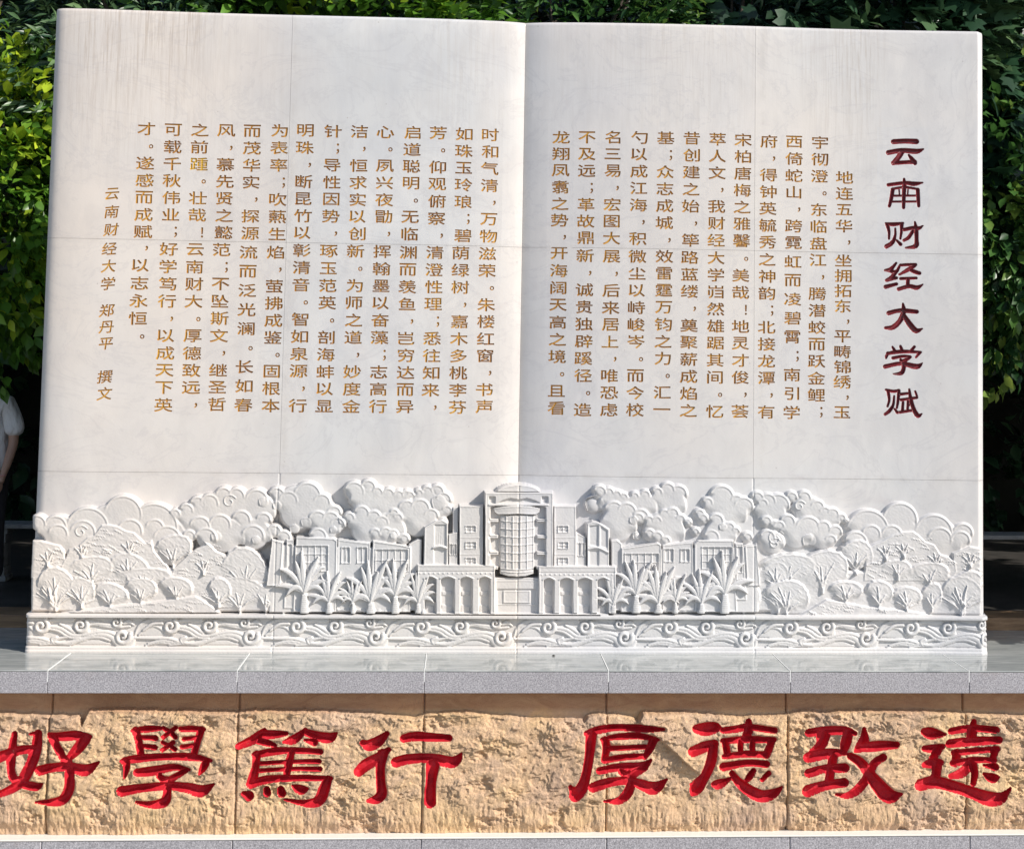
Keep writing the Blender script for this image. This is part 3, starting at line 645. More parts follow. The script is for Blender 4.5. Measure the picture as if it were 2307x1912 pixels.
# ---- the seven title characters, carved deeper; strokes traced in two measured views
T7 = lambda p: [(1640 + x / 4.375, 270 + y / 4.375, (w_ * 1.1 + 1.5) / 4.375) for x, y, w_ in p]
T8 = lambda p: [(1640 + x / 4.375, 590 + y / 4.375, (w_ * 1.1 + 1.5) / 4.375) for x, y, w_ in p]
TITLE = [
 (T7, [[(1620,215,22),(1730,210,22),(1840,215,24)], [(1572,322,22),(1700,302,21),(1840,312,23),(1908,290,7)], [(1700,318,24),(1665,375,23),(1620,425,20)], [(1620,425,18),(1750,418,17),(1825,415,20)], [(1768,348,9),(1800,388,18),(1828,428,18)]]),
 (T7, [[(1572,640,15),(1730,622,16),(1820,632,20),(1903,620,6)], [(1724,583,10),(1726,650,18),(1722,760,16),(1720,865,14)], [(1612,680,10),(1730,664,11),(1858,684,10)], [(1615,686,17),(1602,770,16),(1583,850,13)], [(1856,690,17),(1860,770,16),(1866,850,13)], [(1612,748,9),(1850,748,9)], [(1608,806,9),(1850,806,9)], [(1676,690,6),(1680,742,6)], [(1762,690,6),(1758,742,6)]]),
 (T7, [[(1546,1018,7),(1620,1030,18),(1716,1018,10)], [(1562,1030,17),(1580,1100,12),(1580,1172,9)], [(1640,1070,8),(1640,1140,11),(1612,1210,18),(1556,1248,20)], [(1702,1030,17),(1700,1100,12),(1690,1172,9)], [(1655,1188,9),(1692,1226,16)], [(1728,1082,16),(1810,1066,17),(1870,1068,16),(1908,1044,5)], [(1830,1008,8),(1842,1080,18),(1846,1180,17),(1838,1245,21),(1740,1262,7)], [(1812,1095,14),(1770,1160,16),(1726,1188,14)]]),
 (T8, [[(1650,12,10),(1620,50,15),(1590,78,20),(1545,82,11)], [(1590,85,18),(1648,100,16),(1690,28,9)], [(1650,95,16),(1610,150,18),(1556,182,13)], [(1560,182,14),(1655,158,13)], [(1550,246,19),(1655,218,14)], [(1694,32,12),(1760,28,13),(1838,28,14)], [(1826,38,17),(1765,78,18),(1680,126,9)], [(1768,70,12),(1830,98,18),(1876,112,16)], [(1694,165,13),(1845,160,12)], [(1766,170,16),(1762,240,16)], [(1676,268,17),(1780,240,18),(1850,255,20),(1908,224,6)]]),
 (T8, [[(1580,505,20),(1650,485,18),(1720,480,20),(1852,492,18)], [(1718,412,9),(1724,490,22),(1690,580,22),(1620,645,22),(1550,650,13)], [(1728,530,19),(1785,615,25),(1845,678,24),(1908,658,5)]]),
 (T8, [[(1618,838,9),(1645,885,16)], [(1695,832,12),(1712,875,14)], [(1830,836,12),(1790,885,14)], [(1552,932,8),(1590,900,15),(1720,884,17),(1892,890,10)], [(1572,900,15),(1556,948,9)], [(1880,895,15),(1845,942,9)], [(1622,948,14),(1720,930,13),(1790,936,13)], [(1788,940,13),(1720,985,20)], [(1700,968,14),(1724,1010,18),(1725,1060,18),(1700,1098,18),(1628,1105,6)], [(1546,1032,19),(1700,1002,18),(1850,1032,24),(1908,998,5)]]),
 (T8, [[(1556,1260,10),(1630,1276,14),(1682,1264,11)], [(1576,1270,15),(1588,1360,11),(1572,1424,9)], [(1636,1322,8),(1626,1410,12),(1590,1470,16),(1548,1502,13)], [(1682,1272,14),(1672,1380,12),(1662,1440,9)], [(1640,1450,8),(1668,1484,14)], [(1700,1304,13),(1786,1294,11)], [(1702,1360,13),(1856,1338,12)], [(1782,1256,9),(1796,1350,16),(1826,1450,18),(1866,1516,20),(1906,1496,5)], [(1840,1276,9),(1856,1322,9)], [(1722,1385,11),(1716,1474,13)], [(1770,1372,11),(1766,1462,11)], [(1770,1414,9),(1812,1408,8)], [(1690,1482,13),(1806,1464,12)]]),
]
def letters_field(fd, chars, depth, slope):
    """cut V-shaped strokes; returns per-point label and signed distance"""
    D = np.full(fd.U.shape, 8.0); lab = np.zeros(fd.U.shape, int)
    for k, (tf, strokes) in enumerate(chars):
        d = np.full(fd.U.shape, 8.0)
        for s_ in strokes: fd.sdf_stroke(d, tf(s_))
        b = d < D; D[b] = d[b]; lab[b & (d < 3)] = k + 1
    return D, lab
def snap_grid(X, Z, U, V, D):
    """move the points nearest to a stroke outline onto it so that the cut edge is clean"""
    dx = X[0, 1] - X[0, 0]; dz = Z[1, 0] - Z[0, 0]
    gz_, gx_ = np.gradient(D, dz, dx); g2 = gx_ ** 2 + gz_ ** 2 + 1e-9
    mx, mz = -D * gx_ / g2, -D * gz_ / g2
    k = (np.abs(mx) < .5 * abs(dx)) & (np.abs(mz) < .5 * abs(dz)) & (D < 4)
    return X + np.where(k, mx, 0), Z + np.where(k, mz, 0), np.where(k, 0, D)
for (z0, z1, r) in title_rects:
    nx, nz = int((TX1 - TX0) / .0030), int((z1 - z0) / .0030)
    X, Z = np.meshgrid(np.linspace(TX0, TX1, nx), np.linspace(z1, z0, nz)); U, V = proj(X, 0.03 + 0 * X, Z)
    fd = Field(U, V, np.zeros_like(U)); D, lab = letters_field(fd, TITLE, .02, 1)
    X2, Z2, D2 = snap_grid(X, Z, U, V, D)
    Y = surf(X2, Z2) + np.clip(-D2 * 0.0036, 0, .014)
    dc = (D2[:-1, :-1] + D2[1:, 1:] + D2[:-1, 1:] + D2[1:, :-1]) / 4; lc = lab[:-1, :-1]
    cell = np.where(dc < 0, lc, 0)
    blk = title_low if r == 0 else title_block
    spec = {0: ('title_ground', M_page, blk)}
    for k in range(1, 8): spec[k] = ('title_character', M_dred, blk)
    field_objects(X2, Y, Z2, cell, spec)

# ---- the carved frieze (lowest course)
STEP = .0034
nx, nz = int(2 * W2 / STEP), int((J2 - GAP) / STEP)
X, Z = np.meshgrid(np.linspace(-W2, W2, nx), np.linspace(J2 - GAP, 0.0, nz)); U, V = proj(X, 0 * X, Z)
base = -page_y(X); gs_ = -flat_y(X)
fr = Field(U, V, np.zeros_like(U))
A1 = lambda x, y: (40 + x / 3.783, 1040 + y / 3.783); A2 = lambda x, y: (480 + x / 3.783, 1040 + y / 3.783)
A3 = lambda x, y: (880 + x / 3.783, 1040 + y / 3.783); A4 = lambda x, y: (1280 + x / 3.783, 1040 + y / 3.783)
A5 = lambda x, y: (1740 + x / 3.704, 1040 + y / 3.704); SC = {A1: 3.783, A2: 3.783, A3: 3.783, A4: 3.783, A5: 3.704}
def cloud(A, lobes, h, balls=(), fills=()):
    lb = fr.new('carved_cloud', M_relief); s = SC[A]
    for x, y, r in fills: fr.lobe(*A(x, y), r / s, h - .002, lb, rim=0)
    for x, y, r in lobes: fr.lobe(*A(x, y), r / s, h, lb)
    for x, y, r in balls:
        u, v = A(x, y); rr = r / s; fr.ball(u, v, rr, .011, lb)
        fr.ridge([(u + rr * .2, v - rr * 1.0, 1.6), (u - rr * .9, v - rr * .5, 1.5), (u - rr * .7, v + rr * .6, 1.3)], .005, n=3)
def swirl(A, x, y, r, lb=None):
    u, v = A(x, y); s = SC[A]; pts = []
    for i in range(12):
        a = 0.5 + i * .62; q = r / s * (1 - i / 15); pts.append((u + q * math.cos(a), v - q * math.sin(a), 1.5))
    fr.ridge(pts, .006, n=2)
cloud(A1, [(1160,565,220),(900,455,176),(600,575,195),(330,560,110),(170,535,92)], .018, fills=[(800,620,260),(1200,700,260),(350,650,200)])
cloud(A1, [(960,600,122),(1170,572,95),(1275,672,135),(560,612,124),(350,622,100)], .022, fills=[(500,700,160)])
swirl(A1, 545, 600, 60)
cloud(A2, [(-320,450,60),(-225,420,75),(-130,370,85),(-30,360,95),(90,292,86),(200,295,84),(370,335,112),(540,290,84),(640,335,95),(800,296,132),(925,350,88),(1030,440,76)], .024, balls=[(430,345,42),(545,375,38)], fills=[(-200,520,130),(-60,500,160),(100,420,190),(350,430,190),(720,430,230),(900,470,170)])
swirl(A2, 140, 340, 62)
cloud(A2, [(-200,640,70),(-110,560,105),(60,545,108),(240,500,96),(430,502,80),(520,600,75),(600,650,76)], .029, fills=[(100,650,180),(350,640,160)])
cloud(A2, [(-60,660,110),(340,640,112)], .033, balls=[(370,670,38),(30,640,45)])
cloud(A2, [(890,502,96),(1000,500,88),(1060,540,80),(890,645,92)], .031, balls=[(790,520,46),(690,580,44)], fills=[(980,580,110)])
cloud(A2, [(1200,262,104),(1320,222,80),(1400,264,62),(1495,275,62),(1580,290,60),(1650,290,60)], .028, fills=[(1300,380,160),(1480,400,170),(1600,420,150)])
cloud(A2, [(1160,480,62),(1262,446,84),(1370,476,74),(1440,520,72),(1520,480,62),(1590,480,62)], .034, balls=[(1110,500,40),(1026,582,32)], fills=[(1300,580,170),(1480,600,170)])
cloud(A2, [(1380,616,62),(1470,612,66),(1545,645,48)], .038, balls=[(1540,650,22)])
cloud(A3, [(170,285,46),(240,270,52),(312,258,64),(396,258,74),(450,330,82),(480,420,60)], .028, fills=[(300,380,140),(420,420,110)])
cloud(A3, [(140,408,92),(250,402,97),(345,465,78),(450,520,52)], .034, fills=[(230,520,170)])
cloud(A3, [(30,440,52),(62,480,55),(20,625,62),(110,665,64)], .038, balls=[(410,350,66),(25,630,30)])
cloud(A4, [(940,280,92),(850,242,76),(760,266,62),(660,285,56),(570,295,50),(480,300,46),(420,282,48),(350,262,55),(270,262,72)], .028, fills=[(850,380,170),(620,400,150),(400,380,150)])
cloud(A4, [(390,424,100),(500,430,95),(620,474,84)], .033, balls=[(225,370,84)], fills=[(430,560,170)])
cloud(A4, [(600,484,62),(690,502,56),(760,502,52),(826,455,62),(892,446,68),(960,492,56),(1022,520,50),(1085,600,52)], .037, balls=[(560,500,38),(1030,532,32)], fills=[(820,610,190)])
cloud(A4, [(690,622,64),(760,642,62),(832,676,54)], .041, balls=[(590,640,40)])
cloud(A4, [(1190,352,62),(1310,310,120),(1440,340,70),(1500,390,100)], .027, fills=[(1340,450,200)])
cloud(A4, [(1120,450,60),(1150,492,62),(1262,508,80),(1380,560,56),(1432,592,48),(1222,650,84),(1530,650,60)], .032, balls=[(1322,556,34)], fills=[(1300,640,150)])
cloud(A4, [(1790,380,118),(1705,342,84),(1615,312,70),(1662,362,60)], .026, fills=[(1720,460,150)])
cloud(A4, [(1690,512,62),(1762,545,56),(1700,652,84)], .031, balls=[], fills=[(1740,700,120)]); swirl(A4, 1765, 700, 55)
cloud(A5, [(165,302,64),(270,305,72),(380,382,72),(442,425,62),(512,440,64),(582,474,52),(620,495,34)], .026, fills=[(300,430,150),(450,500,130)]); swirl(A5, 232, 372, 50)
cloud(A5, [(130,506,78),(300,562,118),(430,552,70),(530,592,72),(490,660,64),(60,540,60)], .031, balls=[(310,662,58)], fills=[(200,620,150),(420,640,130)]); swirl(A5, 30, 640, 75)
cloud(A5, [(1590,600,98),(1350,600,170),(1070,492,160),(800,582,192)], .020, fills=[(1000,650,240),(1350,700,240)])
cloud(A5, [(830,610,94),(1000,620,102),(1400,652,116),(1570,662,96),(700,682,112)], .025)
# trees and hills on both sides
def trees(A, lst, h0):
    s = SC[A]
    for i, (x, y, rx, ry) in enumerate(lst):
        lb = fr.new('carved_tree', M_relief); u, v = A(x, y)
        fr.crown(u, v, rx / s, ry / s, h0 + .0022 * i, lb, int(x * 7 + y * 3) % 1000)
def hill(A, pts, h, trunks=()):
    lb = fr.new('carved_hill', M_relief)
    q = [A(*p) for p in pts]
    hf = lambda U, V: h + .0045 * (fbm(U / 9, V / 5, 50, 3, .6) - .5)
    fr.poly(q, hf, lb, 4.0, .004)
    ar = np.array(q); r_ = random.Random(int(pts[0][0]))
    (ua, va), (ub, vb_) = ar.min(0), ar.max(0); wn = fr.win(ua, ub, va, vb_)
    for _ in range(int((ub - ua) * (vb_ - va) / 420)):
        x0, y0 = r_.uniform(ua + 6, ub - 10), r_.uniform(va + 12, vb_ - 6); pt = []; a_ = r_.uniform(-.2, .55)
        for i in range(13):
            t_ = i / 12 * 3; pt.append((x0 + t_ * 6 * math.cos(a_), y0 + t_ * 6 * math.sin(a_) - 2.6 * abs(math.sin(t_ * math.pi)), 1.2))
        jj = np.argmin(np.abs(fr.U[0] - x0)), 0
        ii = np.argmin(np.abs(fr.V[:, jj[0]] - y0)); 
        if fr.Lb[ii, jj[0]] == lb: fr.ridge(pt, .0042, n=1)
    for x, y in trunks:
        u, v = A(x, y)
        for dx, dy in ((-18, -26), (-5, -32), (10, -30), (22, -20)): fr.ridge([(u, v, 2.8), (u + dx * .4, v + dy * .6, 1.9), (u + dx, v + dy, .8)], .008, n=3); fr.ridge([(u + dx * .4, v + dy * .6, 1.6), (u + dx * .2 + 6, v + dy * .95, .8)], .006, n=2)
for A_, q_ in ((A1, ((105,880),(1740,900),(1740,1293),(105,1293))), (A2, ((-10,900),(440,900),(640,1050),(640,1293),(-10,1293)))):
    lb = fr.new('carved_ground', M_relief); fr.poly([A_(*p) for p in q_], lambda U, V: 0.030 + .004 * (fbm(U / 8, V / 5, 51, 3) - .5), lb, 9)
hill(A1, [(125,665),(200,665),(290,690),(370,710),(410,760),(430,900),(300,1000),(110,1000)], .030, [(270,890)])
hill(A1, [(440,745),(520,715),(600,640),(650,625),(720,535),(790,530),(860,545),(930,585),(1000,600),(1050,650),(1095,690),(1150,660),(1170,760),(1230,830),(1290,890),(1320,990),(900,1050),(600,1050),(360,930)], .034, [(560,830),(960,800)])
trees(A1, [(1330,760,165,150)], .036)
hill(A1, [(1330,900),(1440,800),(1520,735),(1600,705),(1570,660),(1640,700),(1700,760),(1800,800),(1900,900),(1900,1250),(1500,1250),(1300,1000)], .037, [(1590,960)])
trees(A2, [(270,940,225,200), (230,1130,212,168), (450,1165,90,122), (600,1175,135,125)], .042)
trees(A1, [(640,920,180,135),(950,890,185,112),(1080,990,250,100),(340,1090,195,185),(560,1110,120,135),(800,1135,152,115),(1060,1095,132,125),(1360,1085,152,115),(1720,1110,110,130)], .040)
hill(A1, [(300,1295),(520,1262),(700,1240),(900,1212),(1150,1190),(1350,1160),(1520,1135),(1600,1180),(1700,1250),(1740,1295)], .060)
lb = fr.new('carved_tree', M_relief)
fr.ridge([(119,1382,8),(118,1365,6.5),(119,1345,4),(114,1325,2)], .014, label=lb); fr.ridge([(119,1350,4),(127,1335,3),(133,1318,1.2)], .012, label=lb); fr.ridge([(117,1352,3.5),(106,1338,2.5),(97,1326,1)], .010, label=lb)
for A_, q_ in ((A5, ((-20,900),(1770,900),(1770,1293),(-20,1293))), (A4, ((1340,1050),(1640,900),(1830,900),(1830,1293),(1340,1293)))):
    lb = fr.new('carved_ground', M_relief); fr.poly([A_(*p) for p in q_], lambda U, V: .030 + .004 * (fbm(U / 8, V / 5, 51, 3) - .5), lb, 9)
hill(A5, [(1500,760),(1560,735),(1650,700),(1760,720),(1775,960),(1500,960)], .032, [(1650,880)])
hill(A5, [(780,780),(810,700),(850,680),(920,655),(1000,610),(1090,580),(1180,575),(1230,610),(1280,660),(1360,690),(1410,770),(1480,790),(1530,830),(1545,920),(1480,1000),(760,1000)], .034, [(950,820),(1370,880),(1100,800)])
trees(A5, [(700,790,150,150)], .036)
trees(A5, [(420,920,250,180),(120,910,260,150)], .039)
trees(A4, [(1770,960,120,120),(1500,1165,165,130),(1790,1150,112,140)], .043)
trees(A5, [(1050,900,140,90),(1310,940,165,120),(1650,1010,130,110),(1570,1115,190,165),(1330,1130,100,125),(1120,1140,142,105),(890,1105,130,120),(610,1085,142,108),(120,1130,195,160)], .041)
hill(A5, [(190,1292),(320,1220),(450,1140),(620,1170),(800,1205),(1000,1222),(1200,1245),(1420,1292)], .060)
lb = fr.new('carved_tree', M_relief); x0 = 1740 + 1590 / 3.704
fr.ridge([(x0, 1388, 7), (x0, 1365, 4), (x0 + 2, 1340, 2.5), (x0 + 8, 1318, 1)], .013, label=lb); fr.ridge([(x0, 1362, 4), (x0 - 12, 1342, 2.6), (x0 - 18, 1322, 1)], .011, label=lb)
# long wings of the carved campus building
def bld(name, A, polys):
    lb = fr.new(name, M_relief)
    for q in polys:
        fr.poly([A(*p) for p in q[0]], q[1], lb, q[2] if len(q) > 2 else 1.6, q[3] if len(q) > 3 else 0)
    return lb
def quad(x0, y0, x1, y1): return [(x0, y0), (x1, y0), (x1, y1), (x0, y1)]
def wgrid(A, x0, y0, x1, y1, nx, ny, h, lb, wl=1.1):
    (u0, v0), (u1, v1) = A(x0, y0), A(x1, y1)
    fr.rect(u0, v0, u1, v1, h, lb, 1.2)
    for i in range(nx + 1): u = u0 + (u1 - u0) * i / nx; fr.ridge([(u, v0, wl), (u, v1, wl)], .007, label=lb)
    for j in range(ny + 1): v = v0 + (v1 - v0) * j / ny; fr.ridge([(u0, v, wl), (u1, v, wl)], .007, label=lb)
lb = bld('carved_ground', A2, [([(520,700),(1690,735),(1690,1290),(470,1290)], .050, 3)])
lb = bld('carved_ground', A4, [([(450,745),(1600,715),(1630,1290),(445,1290)], .050, 3)])
lb = bld('carved_wing', A2, [([(500,655),(605,682),(578,1060),(452,1060)], .060, 1.6, .006)])
lb = bld('carved_wing', A2, [([(622,662),(692,658),(690,1250),(600,1250)], .054, 1.6, .005)])
wgrid(A2, 636, 700, 672, 1000, 1, 1, .049, lb)
lb = bld('carved_wing', A2, [([(1058,656),(1345,690),(1330,1270),(1050,1270)], .052, 1.6, .006)])
for x0, x1 in ((1095, 1165), (1228, 1312)): wgrid(A2, x0, 728, x1, 860, 2, 1, .045, lb)
lb = bld('carved_wing', A2, [([(704,636),(1030,648),(1062,670),(1052,1280),(680,1280)], .060, 1.6, .007)])
wgrid(A2, 704, 712, 980, 930, 5, 3, .053, lb)
lb = bld('carved_wing', A3, [([(150,700),(230,655),(268,665),(262,1270),(150,1270)], .045, 1.6, .005)])
lb = bld('carved_wing', A2, [([(1358,668),(1589,700),(1690,722),(1685,1280),(1340,1280)], .060, 1.6, .007)])
wgrid(A2, 1385, 745, 1660, 930, 5, 2, .053, lb)
lb = bld('carved_wing', A4, [([(365,672),(420,662),(462,700),(455,1270),(365,1270)], .045, 1.6, .005)])
lb = bld('carved_wing', A4, [([(450,732),(760,686),(796,705),(796,1280),(445,1280)], .060, 1.6, .007)])
wgrid(A4, 480, 780, 770, 930, 5, 2, .053, lb)
lb = bld('carved_wing', A4, [([(1500,712),(1590,705),(1612,690),(1638,1060),(1520,1060)], .056, 1.6, .006)])
lb = bld('carved_wing', A4, [([(1418,692),(1494,692),(1522,1180),(1430,1180)], .054, 1.6, .006)])
wgrid(A4, 1436, 720, 1482, 940, 1, 1, .049, lb)
lb = bld('carved_wing', A4, [([(800,706),(930,690),(1064,680),(1074,1270),(800,1270)], .052, 1.6, .006)])
for x0, x1 in ((822, 896), (958, 1032)): wgrid(A4, x0, 742, x1, 850, 2, 1, .045, lb)
lb = bld('carved_wing', A4, [([(1070,692),(1108,666),(1410,664),(1440,1280),(1076,1280)], .060, 1.6, .007)])
wgrid(A4, 1138, 725, 1392, 910, 5, 3, .053, lb)
# side blocks beside the tower
lb = bld('carved_side_block', A3, [([(525,385),(580,378),(580,900),(520,900)], .040), ([(490,615),(572,592),(572,900),(490,900)], .052, 1.6, .004)])
for x in (505, 540): wgrid(A3, x, 700, x + 20, 790, 1, 1, .045, lb)
lb = bld('carved_side_block', A4, [([(64,592),(155,640),(155,900),(64,900)], .050, 1.6, .005)])
for x in (82, 118): wgrid(A4, x, 690, x + 24, 800, 1, 1, .044, lb)
lb = bld('carved_side_block', A3, [([(283,555),(380,500),(440,488),(492,518),(492,900),(275,900)], .066, 1.8, .005), (quad(372,532,476,716), .054), (quad(366,740,472,900), .054)])
fr.ridge([(*A3(362,730),2.2),(*A3(420,716),2.4),(*A3(478,734),2.2)], .014, label=lb)
for x in range(386, 474, 14): fr.ridge([(*A3(x,540),.8),(*A3(x,712),.8)], .003, label=lb)
lb = bld('carved_side_block', A4, [([(155,525),(205,502),(260,512),(352,572),(352,900),(155,900)], .066, 1.8, .005), ([(176,545),(258,535),(258,722),(176,712)], .054), (quad(176,750,262,900), .054), ([(272,545),(332,585),(332,735),(272,722)], .057)])
fr.ridge([(*A4(170,740),2.2),(*A4(250,728),2.4),(*A4(340,770),2.2)], .012, label=lb)
for x0 in (580, 1385):
    x1 = x0 + (215 if x0 == 580 else 178)
    lb = bld('carved_side_block', A3, [(quad(x0, 370, x1 + (22 if x0 > 1000 else 0), 900), .066, 1.8, .006)])
    for y in (545, 682, 816): wgrid(A3, x0 + (60 if x0 == 580 else 42), y, x0 + (146 if x0 == 580 else 126), y + 54, 2, 2, .060, lb, .9)
    for y in (642, 786): fr.ridge([(*A3(x0 + 4, y), 1.0), (*A3(x1, y), 1.0)], .004, label=lb)
# the tower: frame, dome, glazed drum, balconies
lb = fr.new('carved_dome', M_relief); fr.poly([A3(1085 + 195 * math.cos(a), 262 - 74 * math.sin(a)) for a in np.linspace(0, math.pi, 24)], .070, lb, 3, .005)
lb = bld('carved_tower', A3, [(quad(798,255,1388,900), .092, 1.8, .006), ([(848,385),(890,372),(1280,372),(1322,385),(1322,900),(848,900)], .046)])
for x in (836, 1284): fr.poly([A3(*p) for p in quad(x, 292, x + 56, 352)], .070, lb, 1.4)
fr.poly([A3(*p) for p in [(905,350),(960,322),(1020,305),(1090,318),(1160,305),(1220,322),(1280,350)]], .074, lb, 1.4)
fr.ridge([(*A3(836,364),1.8),(*A3(1340,364),1.8)], .008, label=lb)
lb = fr.new('carved_drum', M_relief)
cxd, rd = A3(1078, 0)[0], 152 / 3.783
drum = lambda U, V: .056 + .034 * np.sqrt(np.clip(1 - ((U - cxd) / (rd * 1.02)) ** 2, 0, 1))
fr.poly([A3(*p) for p in [(868,388),(960,372),(1078,368),(1200,372),(1276,388),(1270,430),(1240,452),(1078,446),(915,452),(880,430)]], lambda U, V: .060 + .040 * np.sqrt(np.clip(1 - ((U - cxd) / (rd * 1.4)) ** 2, 0, 1)), lb, 1.6, .004)
fr.poly([A3(*p) for p in [(930,450),(1228,450),(1222,900),(1222,955),(1150,975),(1078,980),(1000,975),(928,955)]], drum, lb, 1.4)
for x in (932, 985, 1040, 1105, 1160, 1215): fr.ridge([(*A3(x,452),1.1),(*A3(x,905),1.1)], .007, label=lb)
for y in (505, 570, 635, 702, 770, 840, 910, 935): fr.ridge([(*A3(930,y-6),1.1),(*A3(1078,y+4),1.1),(*A3(1224,y-6),1.1)], .007, label=lb)
lb = fr.new('carved_balcony', M_relief)
for y in (480, 618, 758, 884):
    for x0, x1 in ((834, 920), (1240, 1326)):
        fr.poly([A3(*p) for p in quad(x0, y, x1, y + 34)], .082, lb, 1.2); fr.ridge([(*A3(x0,y+17),.9),(*A3(x1,y+17),.9)], -.008, label=lb)
# arcades and entrance
lb = bld('carved_entrance', A3, [(quad(885,980,1262,1290), .066, 1.6, .003), (quad(905,1080,1240,1290), .054), (quad(956,1092,1192,1205), .059, 1.4, .004)])
fr.ridge([(*A3(890,1012),1.2),(*A3(1255,1012),1.2)], .004, label=lb); fr.ridge([(*A3(905,1215),1.2),(*A3(1240,1215),1.2)], .006, label=lb)
def arcade(A, x0, y0, x1, y1, ops):
    lb = fr.new('carved_arcade', M_relief); fr.poly([A(*p) for p in quad(x0, y0, x1, y1)], .092, lb, 1.8, .006)
    for a, b in ops:
        m = (a + b) / 2
        fr.poly([A(*p) for p in [(a, y1)] + [(m - (b - a) / 2 * math.cos(t), y0 + 135 - 28 * math.sin(t)) for t in np.linspace(0, math.pi, 10)] + [(b, y1)]], .040, lb, 1.4)
        fr.ridge([(*A(a - 6, y0 + 118), 1.6), (*A(m, y0 + 96), 1.6), (*A(b + 6, y0 + 118), 1.6)], .007, label=lb)
        fr.poly([A(*p) for p in [(a + 4, y1 - 80), (b - 20, y1 - 60), (b - 20, y1), (a + 4, y1)]], .046, lb, 1.4)
        u, v = A(a + 8, y1 - 190); u2, v2 = A(b - 22, y1 - 150)
        fr.rect(u, v, u2, v2, .047, lb, 1.4)
    x = x0 + 20
    while x < x1 - 20: fr.poly([A(*p) for p in quad(x, y0 + 66, x + 16, y0 + 82)], .097, lb, 1.0); x += 40
    for yy in (y0 + 60,): fr.ridge([(*A(x0 + 4, yy), 1.2), (*A(x1 - 4, yy), 1.2)], -.006, label=lb)
arcade(A3, 225, 870, 893, 1290, [(288, 388), (428, 545), (592, 697), (752, 850)])
arcade(A4, -258, 880, 408, 1290, [(-212, -122), (-74, 38), (80, 196), (246, 340)])
lb = fr.new('carved_step', M_relief); fr.poly([A3(250,1280), A4(345,1286), A4(345,1302), A3(250,1296)], .096, lb, 1.4)
# palms
def palm(A, x, y, s, seed, low=1290):
    r_ = random.Random(seed); lb = fr.new('carved_palm', M_relief); u, v = A(x, y); b = A(x, low)[1]
    # low planting between the palms
    for k in range(5):
        fr.ball(u + r_.uniform(-22, 22), b - r_.uniform(2, 9), r_.uniform(3, 5), .006, lb)
    fr.poly([(u - 6 * s, v + 2), (u + 6 * s, v + 2), (u + 7 * s, v + 14), (u + 9 * s, (v + b) / 2 + 4), (u + 10 * s, b), (u - 10 * s, b), (u - 9 * s, (v + b) / 2 + 4), (u - 7 * s, v + 14)],
            lambda U, V: .080 + .020 * np.sqrt(np.clip(1 - ((U - u) / (11 * s)) ** 2, 0, 1)) + .0025 * np.sin(V * 1.4), lb, 1.4)
    tips = [(-60, -14, 1.9), (-48, -46, 1.25), (-22, -74, .7), (-6, -80, .6), (32, -80, .75), (18, -62, .6), (46, -54, 1.25), (54, -26, 1.6), (48, 2, 2.2), (-40, 8, 2.4)]
    for i, (dx, dy, c) in enumerate(tips):
        dx *= s * r_.uniform(.85, 1.12); dy *= s * r_.uniform(.9, 1.1)
        cxx, cyy = u + dx * .42, v + (dy * c * .75 if dy < -10 else -28 * s)
        P0, P1, P2 = np.array((u, v + 3)), np.array((cxx, cyy)), np.array((u + dx, v + dy)); pts = []
        for t, wd in zip(np.linspace(0, 1, 8), (1.8, 3.4, 4.8, 5.6, 5.6, 4.8, 3.2, .9)):
            q = (1 - t) ** 2 * P0 + 2 * t * (1 - t) * P1 + t * t * P2; pts.append((q[0], q[1], wd * s * 1.08))
        fr.ridge(pts, .016, base=.074 + .0022 * (i % 6), label=lb, n=2)
        fr.ridge([(a, c_, .7) for a, c_, _ in pts], -.0025, n=2)
for q in ((A2,1195,1185,.62,3),(A2,990,1185,.85,2),(A2,1555,1130,.95,5),(A2,1345,1185,1.08,4),(A2,780,1108,1.05,1),(A3,235,1192,.82,6),
          (A4,910,1185,.7,10),(A4,380,1205,.78,7),(A4,575,1122,1.0,8),(A4,1130,1192,.92,11),(A4,765,1195,1.08,9),(A4,1330,1112,1.1,12)): palm(*q)
